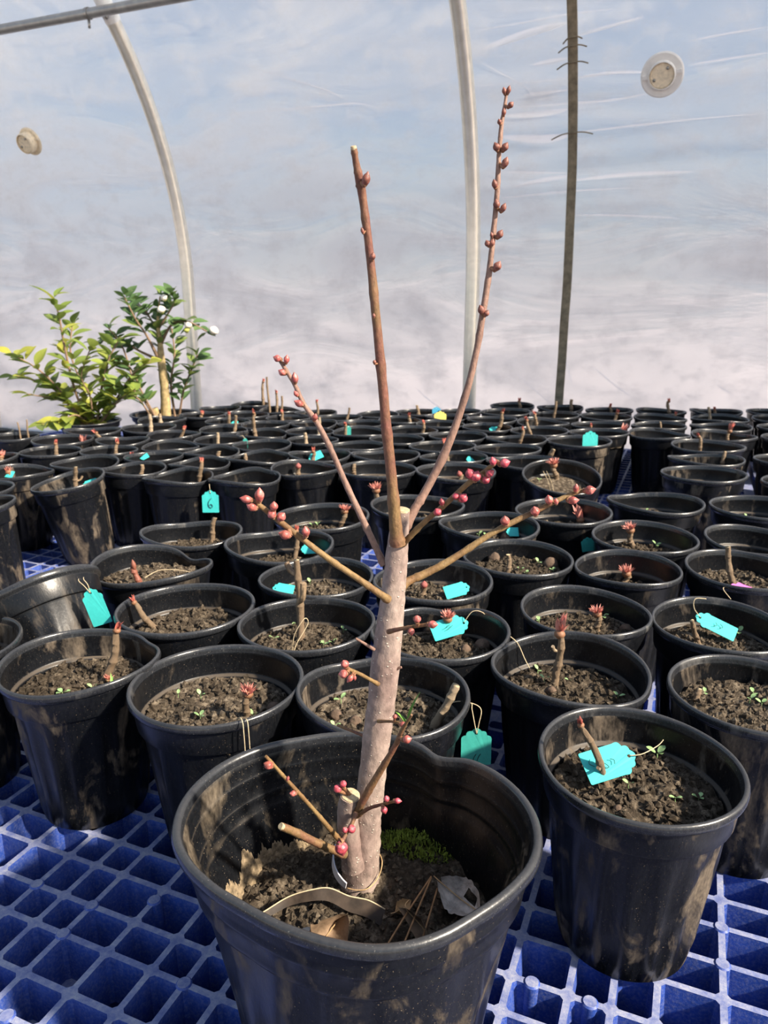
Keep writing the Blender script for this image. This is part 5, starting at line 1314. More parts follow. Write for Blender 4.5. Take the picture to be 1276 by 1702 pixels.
def strokes(L, W, paths, r=0.00028, z=0.0004):
    """handwriting in the tag plane; paths in fractions of L, W"""
    mb = MB()
    for p in paths:
        mb.add(*tube(curve_line([(x * L, y * W, z) for x, y in p], r, 5), 5))
    return mb.build('handwriting', [M['ink']])
SIX = [(0.12, -0.06), (-0.02, 0.10), (-0.20, 0.12), (-0.30, -0.02), (-0.22, -0.12), (-0.13, -0.03), (-0.20, 0.08)]
LAY_LABEL = {'O': 'turquoise scalloped tag lying on soil behind the thin leaning stub', 'M2': 'turquoise tag sloping over the soil behind the bare short stub',
 'AA': 'turquoise scalloped tag behind the red-tufted stub in the kinked pot', 'Z2': 'blank turquoise tag propped beside the pink-tipped stub',
 'L2': 'pink scalloped tag lying at the front edge of the soil', 'AD': 'small turquoise tag lying near the tall knobbly stub',
 'AP': 'turquoise tag on the soil of the tilted mud-caked pot', 'AQ': 'turquoise tag at the foot of the frilly red stub',
 'BV': 'creased turquoise tag behind the pink-tipped stub', 'W1': 'corner of a turquoise tag beside the two-headed red stub', 'AE': 'sliver of turquoise tag low in the deep shaded pot',
 'T1': 'turquoise tag lying flat at the foot of a red-tipped back-row stub', 'BP': 'turquoise tag scrap at the rim behind a dusty back-row pot', 'Y2': 'turquoise scrap on low dark soil beside a clay lump',
 'BI': 'turquoise sliver at the foot of a back-row stub in front of the film wall'}
COL = {'turq': 'turq', 'green': 'green', 'pink': 'pink', 'yellow': 'yellow', 'blue': 'blue_tag'}
for nme, dx, dy, z, ang, L, W, col in TAGS_LYING:
    x, y, d, sy = POTS[nme]
    c = Vector((x + dx, y + dy * sy, z + 0.004))
    rz = Matrix.Rotation(ang, 4, 'Z')
    tilt = Matrix.Rotation(radians(38 if nme in ('O', 'AA', 'M2') else 45), 4, 'X')
    root = thing('plant_tag', LAY_LABEL[nme], 'tag', c, (tilt @ rz).to_euler(), 'tags lying in the pots')
    obj('tag_card', tag_mesh(L, W, M[COL[col]], 0.04), root)
    if nme == 'O':
        obj('handwriting', strokes(L, W, [[(-0.36, 0.22), (-0.40, 0.10), (-0.33, -0.02)], [(-0.20, -0.02), (-0.22, -0.14), (-0.10, -0.16), (-0.14, -0.02), (-0.20, -0.02)], [(-0.02, 0.06), (0.04, 0.0), (0.02, -0.12)]]), root, (0, 0, 0.002))
        obj('string', mesh('string', *tube(curve_line([(L * 0.34, 0, 0.0015), (L * 0.55, -0.002, 0.003), (L * 0.9, 0.001, 0.0), (L * 1.05, 0.004, 0.001)], 0.0004), 5), [M['string']]), root)
    if nme == 'AA':
        obj('handwriting', strokes(L, W, [[(-0.02, 0.1), (-0.1, 0.0), (-0.2, -0.05)], [(0.04, 0.02), (-0.06, -0.1), (-0.16, -0.16)]]), root, (0, 0, 0.002))
        obj('string', mesh('string', *tube(curve_line([(L * 0.34, 0, 0.001), (L * 0.6, 0.006, 0.010), (L * 0.85, 0.002, 0.008), (L * 1.0, -0.004, -0.008)], 0.0004), 5), [M['string']]), root)
    if nme in ('M2', 'L2'):
        obj('handwriting', strokes(L, W, [[(0.02, 0.2), (-0.05, 0.05), (0.0, -0.1)], [(-0.12, 0.15), (-0.18, 0.0), (-0.10, -0.15)]]), root, (0, 0, 0.002))
        sg = 1 if nme == 'L2' else -1
        obj('string', mesh('string', *tube(curve_line([(L * 0.34, 0, 0.001), (L * 0.55, 0.004 * sg, 0.006), (L * 0.62, 0.012 * sg, 0.012), (L * 0.40, 0.020 * sg, 0.010)], 0.00045), 5), [M['string']]), root)
HANG_LABEL = {'AB': 'green-turquoise tag hanging on looped string outside the pot with the thick slanted stub', 'AM': 'turquoise scalloped tag hanging on the collar of the tipped pot',
 'BT': 'turquoise tag marked 6 hanging outside a wavy-rimmed pot', 'E': 'bright turquoise tag standing upright above a back-row pot rim', 'BL': 'narrow green tag hanging edge-on at a back-row rim',
 'CE': 'narrow green tag hanging behind a tall red-tipped stub', 'CM': 'yellow tag standing in the back rows', 'CN': 'blue tag standing behind the yellow tag', 'Y3': 'green tag hanging in shade outside the pot with the withered shoot'}
for nme, dx, dy, z, w, h, roll, col in TAGS_HANGING:
    x, y, d, sy = POTS[nme]
    L, W = h, w
    c = Vector((x + dx, y + dy, z))
    # local x (towards the hole) points up, face towards -Y
    R = Matrix.Rotation(radians(-roll), 4, 'Y') @ Matrix.Rotation(radians(-6), 4, 'X') @ Matrix(((0, -1, 0, 0), (0, 0, -1, 0), (1, 0, 0, 0), (0, 0, 0, 1)))
    root = thing('plant_tag', HANG_LABEL[nme], 'tag', c, R.to_euler(), 'tags hanging at the pots')
    obj('tag_card', tag_mesh(L, W, M[COL[col]], 0.03), root)
    hx = L * 0.34
    if nme == 'AB':
        for q in (-0.0015, 0.0022):
            obj('string', mesh('string', *tube(curve_line([(hx, 0, 0.0006), (L * 0.62, q, 0.002), (L * 1.0, q * 2.2, 0.001), (L * 1.13, 0.006, -0.002), (L * 1.02, 0.020, -0.012), (L * 0.72, 0.036, -0.010)], 0.00045), 5), [M['string']]), root)
        obj('handwriting', strokes(L, W, [[(-0.20, 0.0), (-0.28, 0.06), (-0.38, 0.10)], [(-0.20, -0.14), (-0.28, -0.08), (-0.38, -0.04)]]), root, (0, 0, 0.0008))
    elif nme == 'AM':
        for q in (-0.001, 0.002):
            obj('string', mesh('string', *tube(curve_line([(hx, 0, 0.0006), (L * 0.56, q * 1.5, 0.002), (L * 0.70, 0.003 + q * 2, 0.001), (L * 0.74, 0.006 + q * 2, -0.006)], 0.0004), 5), [M['string']]), root)
    elif nme == 'BT':
        obj('handwriting', strokes(L, W, [SIX], 0.0005), root, (0, 0, 0.0008))
        obj('string', mesh('string', *tube(curve_line([(hx, 0, 0.0006), (L * 0.58, 0, 0.002), (L * 0.72, 0.002, -0.004)], 0.0005), 5), [M['string']]), root)
    elif nme in ('BL',):
        obj('string', mesh('string', *tube(curve_line([(hx, 0, 0), (L * 0.65, 0.006, 0.001), (L * 0.55, 0.014, -0.002)], 0.0006), 5), [M['string']]), root)

# loose strings at the pots
def loose_string(label, pts, r=0.00045):
    tag(obj('string', mesh('string', *tube(curve_line(pts, r, 8), 5), [M['string']])), label, 'string')
def onpot(nme, ang, rad, z):
    x, y, d, sy = POTS[nme]
    return Vector((x + d / 2 * rad * cos(ang), y + d / 2 * rad * sy * sin(ang), z))
x, y, d, sy = POTS['AJ']
a = -1.10
loose_string('cream string hanging over the front of the pot with the red brush-like stub', [onpot('AJ', a, 0.5, 0.128), onpot('AJ', a, 0.85, 0.158), onpot('AJ', a, 1.0, 0.1615), onpot('AJ', a, 1.03, 0.150), onpot('AJ', a + 0.02, 0.99, 0.115), onpot('AJ', a + 0.06, 1.0, 0.112), onpot('AJ', a + 0.05, 1.03, 0.150), onpot('AJ', a + 0.05, 1.0, 0.1615), onpot('AJ', a + 0.05, 0.9, 0.158)])
loose_string('cream string standing along the inner wall beside the long red shoots', [onpot('N1', 2.25, 1.0, 0.1615), onpot('N1', 2.2, 0.90, 0.155), onpot('N1', 2.15, 0.80, 0.140), onpot('N1', 2.1, 0.72, 0.130)])
loose_string('thin brown root along the inner rim of the pot with long red shoots', [onpot('N1', 3.3, 0.90, 0.152), onpot('N1', 3.4, 0.88, 0.142), onpot('N1', 3.45, 0.80, 0.130)], 0.0004)
loose_string('cream string looped around the tall knobbly forked stub', [Vector((POTS['AC'][0] - 0.015, POTS['AC'][1] - 0.012, 0.129)), Vector((POTS['AC'][0] - 0.012, POTS['AC'][1] - 0.014, 0.150)), Vector((POTS['AC'][0] - 0.001, POTS['AC'][1] - 0.012, 0.168)), Vector((POTS['AC'][0] + 0.002, POTS['AC'][1] - 0.008, 0.160)), Vector((POTS['AC'][0] - 0.010, POTS['AC'][1] - 0.016, 0.140)), Vector((POTS['AC'][0] - 0.013, POTS['AC'][1] - 0.02, 0.128))])
loose_string('cream root lying across the soil of the saddle-rimmed pot', [onpot('AH', 3.0, 0.15, 0.138), onpot('AH', 1.2, 0.2, 0.144), onpot('AH', 0.4, 0.5, 0.143), onpot('AH', 0.1, 0.78, 0.139)], 0.0005)
for q in (0.0, 0.006):
    loose_string('pale string loop %s the stub in the tipped-forward pot' % ('close to' if q == 0 else 'farther from'), [Vector((POTS['X2'][0] - 0.018 - q, POTS['X2'][1] - 0.035, 0.130)), Vector((POTS['X2'][0] - 0.030 - q, POTS['X2'][1] - 0.045, 0.165)), Vector((POTS['X2'][0] - 0.042 - q, POTS['X2'][1] - 0.05, 0.188))])
for s_ in [o for o in C.objects if o.get('label', '').startswith('pale string loop')]:
    s_['group'] = 'string loops in the tipped-forward pot'

# ------------------------------------------------------------------ seedlings, grass, clay lumps
def leaf_pair_mesh():
    v, f = [], []
    nseg = 6
    for i in range(nseg + 1):
        t = i / nseg
        w = 0.0026 * sin(pi * min(0.06 + t * 0.94, 1)) ** 0.6
        xx = 0.0015 + 0.0075 * t
        zz = 0.0018 * sin(t * 2.2)
        v += [(xx, -w, zz + 0.0006), (xx, 0, zz), (xx, w, zz + 0.0006)]
    for i in range(nseg):
        b_ = i * 3
        f += [(b_, b_ + 1, b_ + 4, b_ + 3), (b_ + 1, b_ + 2, b_ + 5, b_ + 4)]
    return mesh('leaf', v, f, [M['weed']])
seed_leaf = leaf_pair_mesh()
seed_stem = mesh('stem', *tube(curve_line([(0, 0, -0.003), (0.0005, 0, 0.002), (0, 0, 0.0045)], 0.0005), 5), [M['weed']])
WEED_IN = {'O': 'flat turquoise tag', 'N1': 'long red shoots', 'M1': 'clay pebble by the rim', 'M2': 'sloping turquoise tag', 'N2': 'pale crumbly soil', 'AB': 'thick slanted stub', 'AC': 'tall knobbly stub', 'AD': 'small turquoise tag',
 'AJ': 'red brush-like stub', 'AK': 'mud-caked fluted side', 'AH': 'saddle-shaped rim', 'K1': 'stout red-topped stub', 'J2': 'single seedling', 'Z1': 'brown stump and clay lumps', 'Y2': 'turquoise scrap', 'AF': 'frilly red stub',
 'AP': 'tilted mud-caked collar', 'X2': 'string loops', 'J1': 'dry weed tuft'}
for i, (nme, dx, dy, sc) in enumerate(WEEDS):
    x, y, d, sy = POTS[nme]
    sz = SOIL.get(nme, 0.127)
    p = Vector((x + dx, y + dy * sy, sz + 0.002))
    if TILT.get(nme):
        p = pot_frame[nme][0] @ Vector((dx, dy * sy, sz + 0.002))
    sc0 = sc
    sc = sc * 0.72
    same = sorted((w_ for w_ in WEEDS if w_[0] == nme), key=lambda w_: -math.hypot(w_[1], w_[2]))
    rk = same.index((nme, dx, dy, sc0))
    lab = 'tiny green seedling in the pot with the %s' % WEED_IN[nme] if len(same) == 1 else 'green seedling %s the rim in the pot with the %s' % (ORD[rk], WEED_IN[nme])
    root = thing('weed_seedling', lab, 'seedling', p, (0, 0, rg.uniform(0, 6.28)), 'seedlings in the pot with the %s' % WEED_IN[nme])
    obj('stem', seed_stem, root, (0, 0, 0), (0, 0, 0), (sc, sc, sc))
    nl = 2 if i % 3 else 3
    for k in range(nl):
        obj('leaf', seed_leaf, root, (0, 0, 0.0043 * sc), (0, rg.uniform(-0.5, 0.1), 2 * pi * k / nl + rg.uniform(-0.3, 0.3)), (sc, sc, sc))

def grass(label, base, blades):
    root = thing('grass_sprout', label, 'grass', base)
    for (L, w, cu, az, el) in blades:
        mb = MB(); mb.add(*blade(L, w, cu, 7, 0.25))
        obj('blade', mb.build('blade', [M['grass']]), root, (0, 0, 0), (Matrix.Rotation(az, 3, 'Z') @ Matrix.Rotation(el, 3, 'Y')).to_euler())
x, y, d, sy = POTS['AB']
grass('bright green grass blade beside the trunk in the pot with the thick slanted stub', (x + 0.022, y - 0.004, 0.127), [(0.034, 0.0026, 0.5, 0.3, 0.12), (0.016, 0.0018, 0.8, 2.6, 0.5)])
x, y, d, sy = POTS['AK']
grass('short green grass blades beside the knobbly stub in the mud-caked pot', (x + 0.036, y - 0.018, 0.127), [(0.024, 0.002, 0.6, 2.0, 0.15), (0.018, 0.0018, 0.7, 0.2, 0.3)])
x, y, d, sy = POTS['X1']
grass('thin green grass blades beside the small brown bud', (x + 0.032, y + 0.0, 0.127), [(0.030, 0.001, 0.7, 0.2, 0.2), (0.026, 0.001, 0.6, 0.6, 0.45)])
# tuft of dry weed
x, y, d, sy = POTS['J1']
mb = MB()
rw = random.Random(3)
for _ in range(150):
    Mx = Matrix.Translation((rw.gauss(0, 0.012), rw.gauss(0, 0.006), 0)) @ Matrix.Rotation(rw.uniform(0, 6.3), 4, 'Z') @ Matrix.Rotation(rw.uniform(0, 1.0), 4, 'Y')
    mb.add(*blade(rw.uniform(0.005, 0.014), 0.0009, rw.uniform(-1, 1), 3), 0, Mx)
tag(obj('dry_weed_tuft', mb.build('dry_weed_tuft', [M['dry']]), None, (x - 0.035, y - 0.008, 0.126)), 'tuft of dry yellowish weed on the soil of a pot without a stub', 'weed', None, 'stuff')

def lump(seed, r, sq=0.85, seg=14, rings=9, amp=0.22, freq=1.3):
    v, f = [], []
    for i in range(rings + 1):
        ph = pi * i / rings
        for k in range(seg):
            t = 2 * pi * k / seg
            q = Vector((sin(ph) * cos(t), sin(ph) * sin(t), cos(ph)))
            m_ = r * (1 + amp * noise.noise(q * freq + Vector((seed * 3.7, 0, 0))) + amp * 0.4 * noise.noise(q * freq * 3 + Vector((seed, 5, 0))))
            v.append((q.x * m_, q.y * m_, q.z * m_ * sq))
    for i in range(rings):
        for k in range(seg):
            a, b_ = i * seg + k, i * seg + (k + 1) % seg
            f.append((a, a + seg, b_ + seg, b_))
    return v, f
PEB_IN = {'AB': 'thick slanted stub', 'AA': 'kinked rim', 'M1': 'red-tufted stub and two leafy seedlings', 'Z1': 'many seedlings', 'AJ': 'red brush-like stub', 'N1': 'long red shoots', 'O': 'flat turquoise tag', 'Y2': 'turquoise scrap'}
def peb_label(nme, dx, dy):
    same = sorted((math.hypot(p_[1], p_[2]) for p_ in PEBBLES if p_[0] == nme), reverse=True)
    base = 'round brown clay lump in the pot with the %s' % PEB_IN[nme]
    if len(same) == 1:
        return base
    return base + (', nearer the rim' if abs(math.hypot(dx, dy) - same[0]) < 1e-9 else ', farther from the rim')
for i, (nme, dx, dy, r) in enumerate(PEBBLES):
    x, y, d, sy = POTS[nme]
    sz = SOIL.get(nme, 0.127)
    tag(obj('clay_lump', mesh('clay_lump', *lump(i, r), [M['pebble']]), None, (x + dx, y + dy * sy, sz + r * 0.45)), peb_label(nme, dx, dy), 'clay lump', 'clay lumps in the pot with the %s' % PEB_IN[nme])

# ------------------------------------------------------------------ the large pot
BC, BH = Vector((-0.014, 0.397, 0)), 0.185
BIG_OUT = [(4, .1095), (20, .1035), (36, .0950), (50, .0855), (60, .0868), (74, .0889), (95, .0916), (119, .0966), (139, .1071), (157, .1149), (173, .1185), (190, .1171), (200, .1128), (213, .106), (231, .0992), (250, .0992), (263, .1018), (275, .105), (286, .106), (295, .1057), (308, .1049), (324, .108), (337, .1117), (349, .1123)]
def big_r(t):
    dg = math.degrees(t) % 360
    L = BIG_OUT
    n_ = len(L)
    for i in range(n_):
        a0, r0 = L[i]
        a1, r1 = L[(i + 1) % n_]
        if a1 < a0:
            a1 += 360
        q = dg if dg >= a0 else dg + 360
        if a0 <= q <= a1:
            k = (q - a0) / (a1 - a0)
            rm, rp = L[i - 1][1], L[(i + 2) % n_][1]
            return 0.5 * (2 * r0 + (r1 - rm) * k + (2 * rm - 5 * r0 + 4 * r1 - rp) * k * k + (3 * r0 - rm - 3 * r1 + rp) * k ** 3)
    return 0.105
BASE_R = 0.104
def big_rf(t, z):
    w = max(0.0, min(1.0, (z - 0.25) / 0.72)) ** 1.2
    return (1 - w) * BASE_R + w * big_r(t)
B_OUTER = [(0.0, 0.006), (0.60, 0.004), (0.72, 0.0), (0.745, 0.012), (0.76, 0.10), (0.81, 0.35), (0.86, 0.60), (0.895, 0.755), (0.902, 0.768), (0.925, 0.776), (0.932, 0.786), (0.934, 0.80), (0.937, 0.855), (0.946, 0.862), (0.950, 0.875), (0.944, 0.888), (0.946, 0.90), (0.952, 0.94)]
B_LIP = [(0.952, 0.94), (0.958, 0.948), (0.985, 0.953), (0.998, 0.962), (1.0, 0.975), (0.996, 0.990), (0.985, 0.998), (0.968, 1.0), (0.953, 0.996), (0.943, 0.985), (0.940, 0.965)]
B_INNER = [(0.940, 0.965), (0.932, 0.955), (0.929, 0.945), (0.931, 0.905), (0.922, 0.897), (0.917, 0.888), (0.921, 0.876), (0.918, 0.862), (0.914, 0.82), (0.904, 0.812), (0.899, 0.802), (0.902, 0.790), (0.898, 0.775), (0.880, 0.758), (0.868, 0.74), (0.82, 0.55), (0.78, 0.38)]
zero = lambda t, z: 0.0
def big_z(t, z):
    w = top_w(z)
    d = math.atan2(sin(t - radians(50)), cos(t - radians(50)))
    return -0.004 * w * exp(-(d / 0.16) ** 2)
big = thing('nursery_pot', 'large black nursery pot with a dented rim holding the plum sapling', 'plant pot', BC, (0, 0, 0), 'black nursery pots')
mb = MB()
mb.add(*lathe(B_OUTER, big_rf, big_z, 1.0, BH, 120, 0.010))
mb.add(*lathe(B_INNER, big_rf, big_z, 1.0, BH, 120, 0.008))
obj('pot_shell', mb.build('pot_shell', [M['pot_big']], True, 50), big)
obj('rim', mesh('rim', *lathe(B_LIP, big_rf, big_z, 1.0, BH, 120), [M['rim']], True, 60), big)
BS_Z = 0.100
BSR = 0.0875
obj('soil', soil_mesh(77, BSR, 60, 140, 0.0065, M['soil_dark'], 0.003), big, (0, 0, BS_Z), (0, 0, 0), (1.0, 0.97, 1))
tag(obj('soil_crumbs', crumb_mesh(77, BSR, 1500, 0.0008, 0.0042, 0.0065, M['soil'], 0.003), big, (0, 0, BS_Z), (0, 0, 0), (1.0, 0.97, 1)), kind='stuff')
# moss cushion behind the trunk
mb = MB()
rm = random.Random(9)
for _ in range(1500):
    a, q = rm.uniform(0, 6.28), sqrt(rm.random())
    px, py = 0.032 * q * cos(a), 0.016 * q * sin(a)
    hz = 0.010 * (1 - q * q) + 0.003 * noise.noise(Vector((px * 200, py * 200, 0)))
    Mx = Matrix.Translation((px, py, hz)) @ Matrix.Rotation(rm.uniform(0, 6.3), 4, 'Z') @ Matrix.Rotation(rm.uniform(0, 0.9), 4, 'Y')
    mb.add(*blade(rm.uniform(0.002, 0.005), 0.0007, rm.uniform(-1, 1), 2), 0, Mx)
tag(obj('moss', mb.build('moss', [M['moss']]), big, (0.042, 0.066, BS_Z + 0.001), (0, 0, -0.25)), 'yellow-green moss cushion on the soil', None, None, 'stuff')
# dried mud clinging to the inner wall
v, f = [], []
NU, NV = 240, 12
def inner_r(t, z):
    zr = z / BH
    k = 0
    while k < len(B_INNER) - 2 and B_INNER[k + 1][1] > zr:
        k += 1
    (r0, z0), (r1, z1) = B_INNER[k], B_INNER[k + 1]
    q = (zr - z0) / (z1 - z0)
    return (r0 + (r1 - r0) * q) * big_rf(t, zr)
for i in range(NU + 1):
    t = radians(112 + 96 * i / NU)
    env = sin(pi * i / NU) ** 0.5
    h = env * max(0.004, 0.020 + 0.016 * noise.noise(Vector((i * 0.05, 0, 1))) + 0.006 * noise.noise(Vector((i * 0.35, 3, 1))))
    for j in range(NV + 1):
        z = 0.094 + h * j / NV
        th_ = 0.0016 * (1 - j / NV) + 0.0009 * noise.noise(Vector((i * 0.4, j * 0.6, 2))) + 0.0008
        rr = inner_r(t, z) - th_ * (0 if j == NV else 1)
        v.append((rr * cos(t), rr * sin(t), z))
for i in range(NU):
    for j in range(NV):
        a = i * (NV + 1) + j
        f.append((a, a + 1, a + NV + 2, a + NV + 1))
tag(obj('dried_mud', mesh('dried_mud', v, f, [plain('dried_mud', (0.20, 0.15, 0.092), 0.9, 0.5, 260, 0.002)]), big), kind='stuff')

# ------------------------------------------------------------------ the plum sapling
tree = thing('plum_sapling', 'bare plum sapling with sawn trunk and pink-budded branches in the large pot', 'tree', Vector(TREE['trunk'][0][:3]))
torg = Vector(TREE['trunk'][0][:3])
TW = {'b1': 'twig_red', 'b2': 'twig_mauve', 'b3': 'twig_mauve', 'b4': 'twig_olive', 'b5': 'twig_olive', 'b6': 'twig_olive', 'b7': 'twig_red', 'b8': 'twig_olive', 'b9': 'twig_mauve',
      'b10': 'twig_mauve', 'b11': 'twig_red', 'b12': 'twig_red', 'b13': 'twig_red', 'b14': 'twig_red', 'b15': 'twig_olive', 'b16': 'twig_red', 'b17': 'twig_red'}
parts = {}
for key, pts in TREE.items():
    loc = [(Vector(p[:3]) - torg, p[3]) for p in pts]
    sm = catmull([tuple(p) + (r,) for p, r in loc], 14 if key == 'trunk' else 7)
    if key == 'trunk':
        sm = [(p, r * (1 + 0.05 * noise.noise(p * 60))) for p, r in sm]
        v, f = tube(sm, 40, 0.07, 190, 1.0)
        me = mesh('trunk', v, f, [M['trunk']], True, 50)
        parts[key] = obj('trunk', me, tree)
    elif key == 'stump':
        v, f = tube(sm, 26, 0.10, 170, 4.0)
        parts[key] = obj('trunk_stump', mesh('trunk_stump', v, f, [M['trunk']], True, 50), tree)
    else:
        n_ = len(sm)
        sm2 = []
        for i, (p, r) in enumerate(sm):
            nd = 1 + 0.16 * max(0, sin(i * 2 * pi / 9)) ** 10
            sm2.append((p, r * nd))
        v, f = tube(sm2, 12, 0.09, 420, len(key))
        parts[key] = obj('branch', mesh('branch', v, f, [M[TW[key]]], True, 50), tree)
# sawn faces
for key, tilt_d in (('trunk', None), ('stump', None), ('b1', None), ('b16', None)):
    p1, p0 = Vector(TREE[key][-1][:3]), Vector(TREE[key][-2][:3])
    d_ = (p1 - p0).normalized()
    r = TREE[key][-1][3]
    q = p1 - torg
    v, f = tube([(q - d_ * 0.0005, r * 0.97), (q + d_ * 0.0008, r * 0.93), (q + d_ * 0.0012, r * 0.80)], 20, 0.10, 300, 2)
    obj('sawn_face', mesh('sawn_face', v, f, [M['cut_wood']], True, 40), parts[key])
# buds
for i, (key, x, y, z, w, h, a, bx, by, bz) in enumerate(BUDS):
    p, bp = Vector((x, y, z)) - torg, Vector((bx, by, bz)) - torg
    up = Vector((sin(a), -0.25, cos(a))).normalized()
    mat = M['bud_rose'] if key in ('b17', 'stump', 'b5', 'b14') else (M['bud_brown'] if key in ('b1', 'b2') else M['bud_pink'])
    mb = MB()
    Mx = Matrix.Translation(p) @ align(up, i).to_matrix().to_4x4()
    v, f = egg(w * 1.0, h * 1.55, 12, 10, 0.45, -0.62)
    mb.add(v, f, 0, Mx)
    # scales round the foot of the bud
    for k in range(9):
        row = k % 2
        Ms = Mx @ Matrix.Rotation(k * 2 * pi / 9, 4, 'Z') @ Matrix.Translation((w * (0.52 + 0.22 * row), 0, -h * (0.85 - 0.40 * row))) @ Matrix.Rotation(0.40 - 0.28 * row, 4, 'Y')
        mb.add(*blade(h * 0.95, w * 0.50, -1.1, 4, 0.35), 1 if row == 0 else 2, Ms)
    foot = p - up * h * 0.75
    if (foot - bp).length > 0.0005:
        mb.add(*tube([(bp, w * 0.55), ((bp + foot) / 2, w * 0.5), (foot, w * 0.62)], 8, 0.15, 500), 1)
    obj('bud', mb.build('bud', [mat, M['bud_base'], mat], True, 70), parts[key])

# ------------------------------------------------------------------ litter in the large pot
SZ = BS_Z + 0.004
def px_pot(dx, dy, dz=0.0):
    return BC + Vector((dx, dy, SZ + dz))
# label strip: a brown film ribbon with a white band round the trunk foot
strip = thing('label_strip', 'brown curled label strip with a white band looped round the trunk foot', 'label strip', px_pot(0, 0))
def ribbon(pts, wvec, th=0.0004, n=8):
    sm = [p for p, _ in curve_line(pts, 0.001, n)]
    v, f = [], []
    m_ = len(sm)
    for i, p in enumerate(sm):
        w_ = Vector(wvec[0]).lerp(Vector(wvec[1]), i / (m_ - 1))
        d_ = (sm[min(i + 1, m_ - 1)] - sm[max(i - 1, 0)]).normalized()
        nn = d_.cross(w_).normalized() * th
        v += [p + nn, p + w_ + nn, p + w_ - nn, p - nn]
    for i in range(m_ - 1):
        for k in range(4):
            a, b_ = i * 4 + k, i * 4 + (k + 1) % 4
            f.append((a, b_, b_ + 4, a + 4))
    f += [(3, 2, 1, 0), tuple((m_ - 1) * 4 + k for k in range(4))]
    return v, f
RIB = [tuple(Vector(p) - px_pot(0, 0)) for p in RIBBON]
v, f = ribbon(RIB, ((0.0008, -0.002, -0.0025), (-0.001, -0.007, -0.0085)))
obj('ribbon', mesh('ribbon', v, f, [M['strip']], True, 40), strip)
v, f = tube([(Vector(p), r) for p, r in curve_line([(q[0], q[1], q[2] + 0.0003) for q in RIB], 0.0005, 8)], 5)
obj('ribbon_edge', mesh('ribbon_edge', v, f, [M['string']]), strip)
tx0, ty0 = torg.x - BC.x, torg.y - BC.y
WB = [(tx0 + 0.0185 * cos(radians(t)), ty0 + 0.0165 * sin(radians(t)), 0.006 + 0.016 * (0.5 - 0.5 * sin(radians(t - 200)))) for t in (160, 180, 200, 215, 230, 242)]
v, f = ribbon(WB, ((0.001, -0.001, 0.009), (0.001, -0.002, 0.006)), 0.0004)
obj('white_band', mesh('white_band', v, f, [M['strip_white']], True, 40), strip)
LP = [(tx0 + 0.0160 * cos(radians(t)), ty0 + 0.0155 * sin(radians(t)), 0.008 + 0.010 * max(0, sin(radians(t + 60)))) for t in (242, 265, 290, 315, 340, 5, 30)]
obj('wire_loop', mesh('wire_loop', *tube(curve_line(LP, 0.0004, 6), 5), [M['leaf_dry']]), strip)

def dry_leaf(label, loc, L, W, curl, rot, mat, seed, holes=False, name='dry_leaf'):
    """crumpled leaf blade with a midrib"""
    nu, nv = 18, 12
    v, f = [], []
    for i in range(nu + 1):
        t = i / nu
        w = W * (sin(pi * min(0.03 + 0.97 * t, 1)) ** 0.8) * (1 + 0.25 * noise.noise(Vector((t * 9, seed, 0))))
        for j in range(nv + 1):
            s_ = j / nv * 2 - 1
            x_, y_ = L * (t - 0.5), w * s_
            z_ = curl * (s_ * s_ * W * 1.1 + 0.5 * L * (t - 0.5) ** 2 * 2) + 0.22 * W * noise.noise(Vector((x_ * 130, y_ * 130, seed))) + 0.12 * W * noise.noise(Vector((x_ * 320, y_ * 320, seed)))
            v.append((x_, y_, z_))
    for i in range(nu):
        for j in range(nv):
            a = i * (nv + 1) + j
            if holes and 9 <= i <= 13 and 7 <= j <= 9:
                continue
            f.append((a, a + nv + 1, a + nv + 2, a + 1))
    root = thing(name, label, 'leaf', loc, rot)
    obj('blade', mesh('blade', v, f, [mat]), root)
    v2, f2 = tube(curve_line([(-L * 0.72, 0.001, 0.002), (-L * 0.5, 0, curl * L * 0.25), (0, 0, 0.0004), (L * 0.45, 0, curl * L * 0.2)], 0.0004), 5)
    obj('midrib', mesh('midrib', v2, f2, [M['leaf_dry']]), root)
    return root
dry_leaf('pale grey holed dry leaf lying by the dented rim', px_pot(0.066, 0.006, 0.006), 0.034, 0.012, 0.5, (0.5, 0.1, -0.75), M['leaf_grey'], 3.3, True)
dry_leaf('tan curled dry leaf under the label strip', px_pot(-0.046, -0.038, 0.006), 0.026, 0.009, 0.9, (0.5, 0.3, -0.7), M['leaf_dry'], 5.1)
dry_leaf('brown crumpled dry leaf folded below the label strip', px_pot(-0.026, -0.032, 0.007), 0.034, 0.013, 0.9, (0.7, -0.2, 1.1), M['leaf_brown'], 7.7)
dry_leaf('grey-brown crumpled leaf scrap at the front of the soil', px_pot(-0.018, -0.052, 0.005), 0.024, 0.010, 0.6, (0.4, 0.2, 0.3), M['leaf_grey'], 9.2)
dry_leaf('narrow brown dry leaf standing beside the pine needles', px_pot(0.040, -0.020, 0.007), 0.030, 0.005, 1.2, (0.9, 0.2, -1.15), M['leaf_brown'], 11.0)
dry_leaf('small tan leaf scrap beside the label strip end', px_pot(0.024, -0.001, 0.005), 0.014, 0.0045, 0.8, (0.6, 0.2, 0.9), M['leaf_dry'], 13.0)
NEEDLE_LABEL = ['longest dry pine needle slanting across the soil to the front rim', 'long dry pine needle joined at its tip to the longest one', 'short dry pine needle beside the narrow standing leaf',
                'dry pine needle lying level across the front of the soil', 'short reddish pine needle just behind the level one', 'straight pine needle beside the crumpled brown leaf']
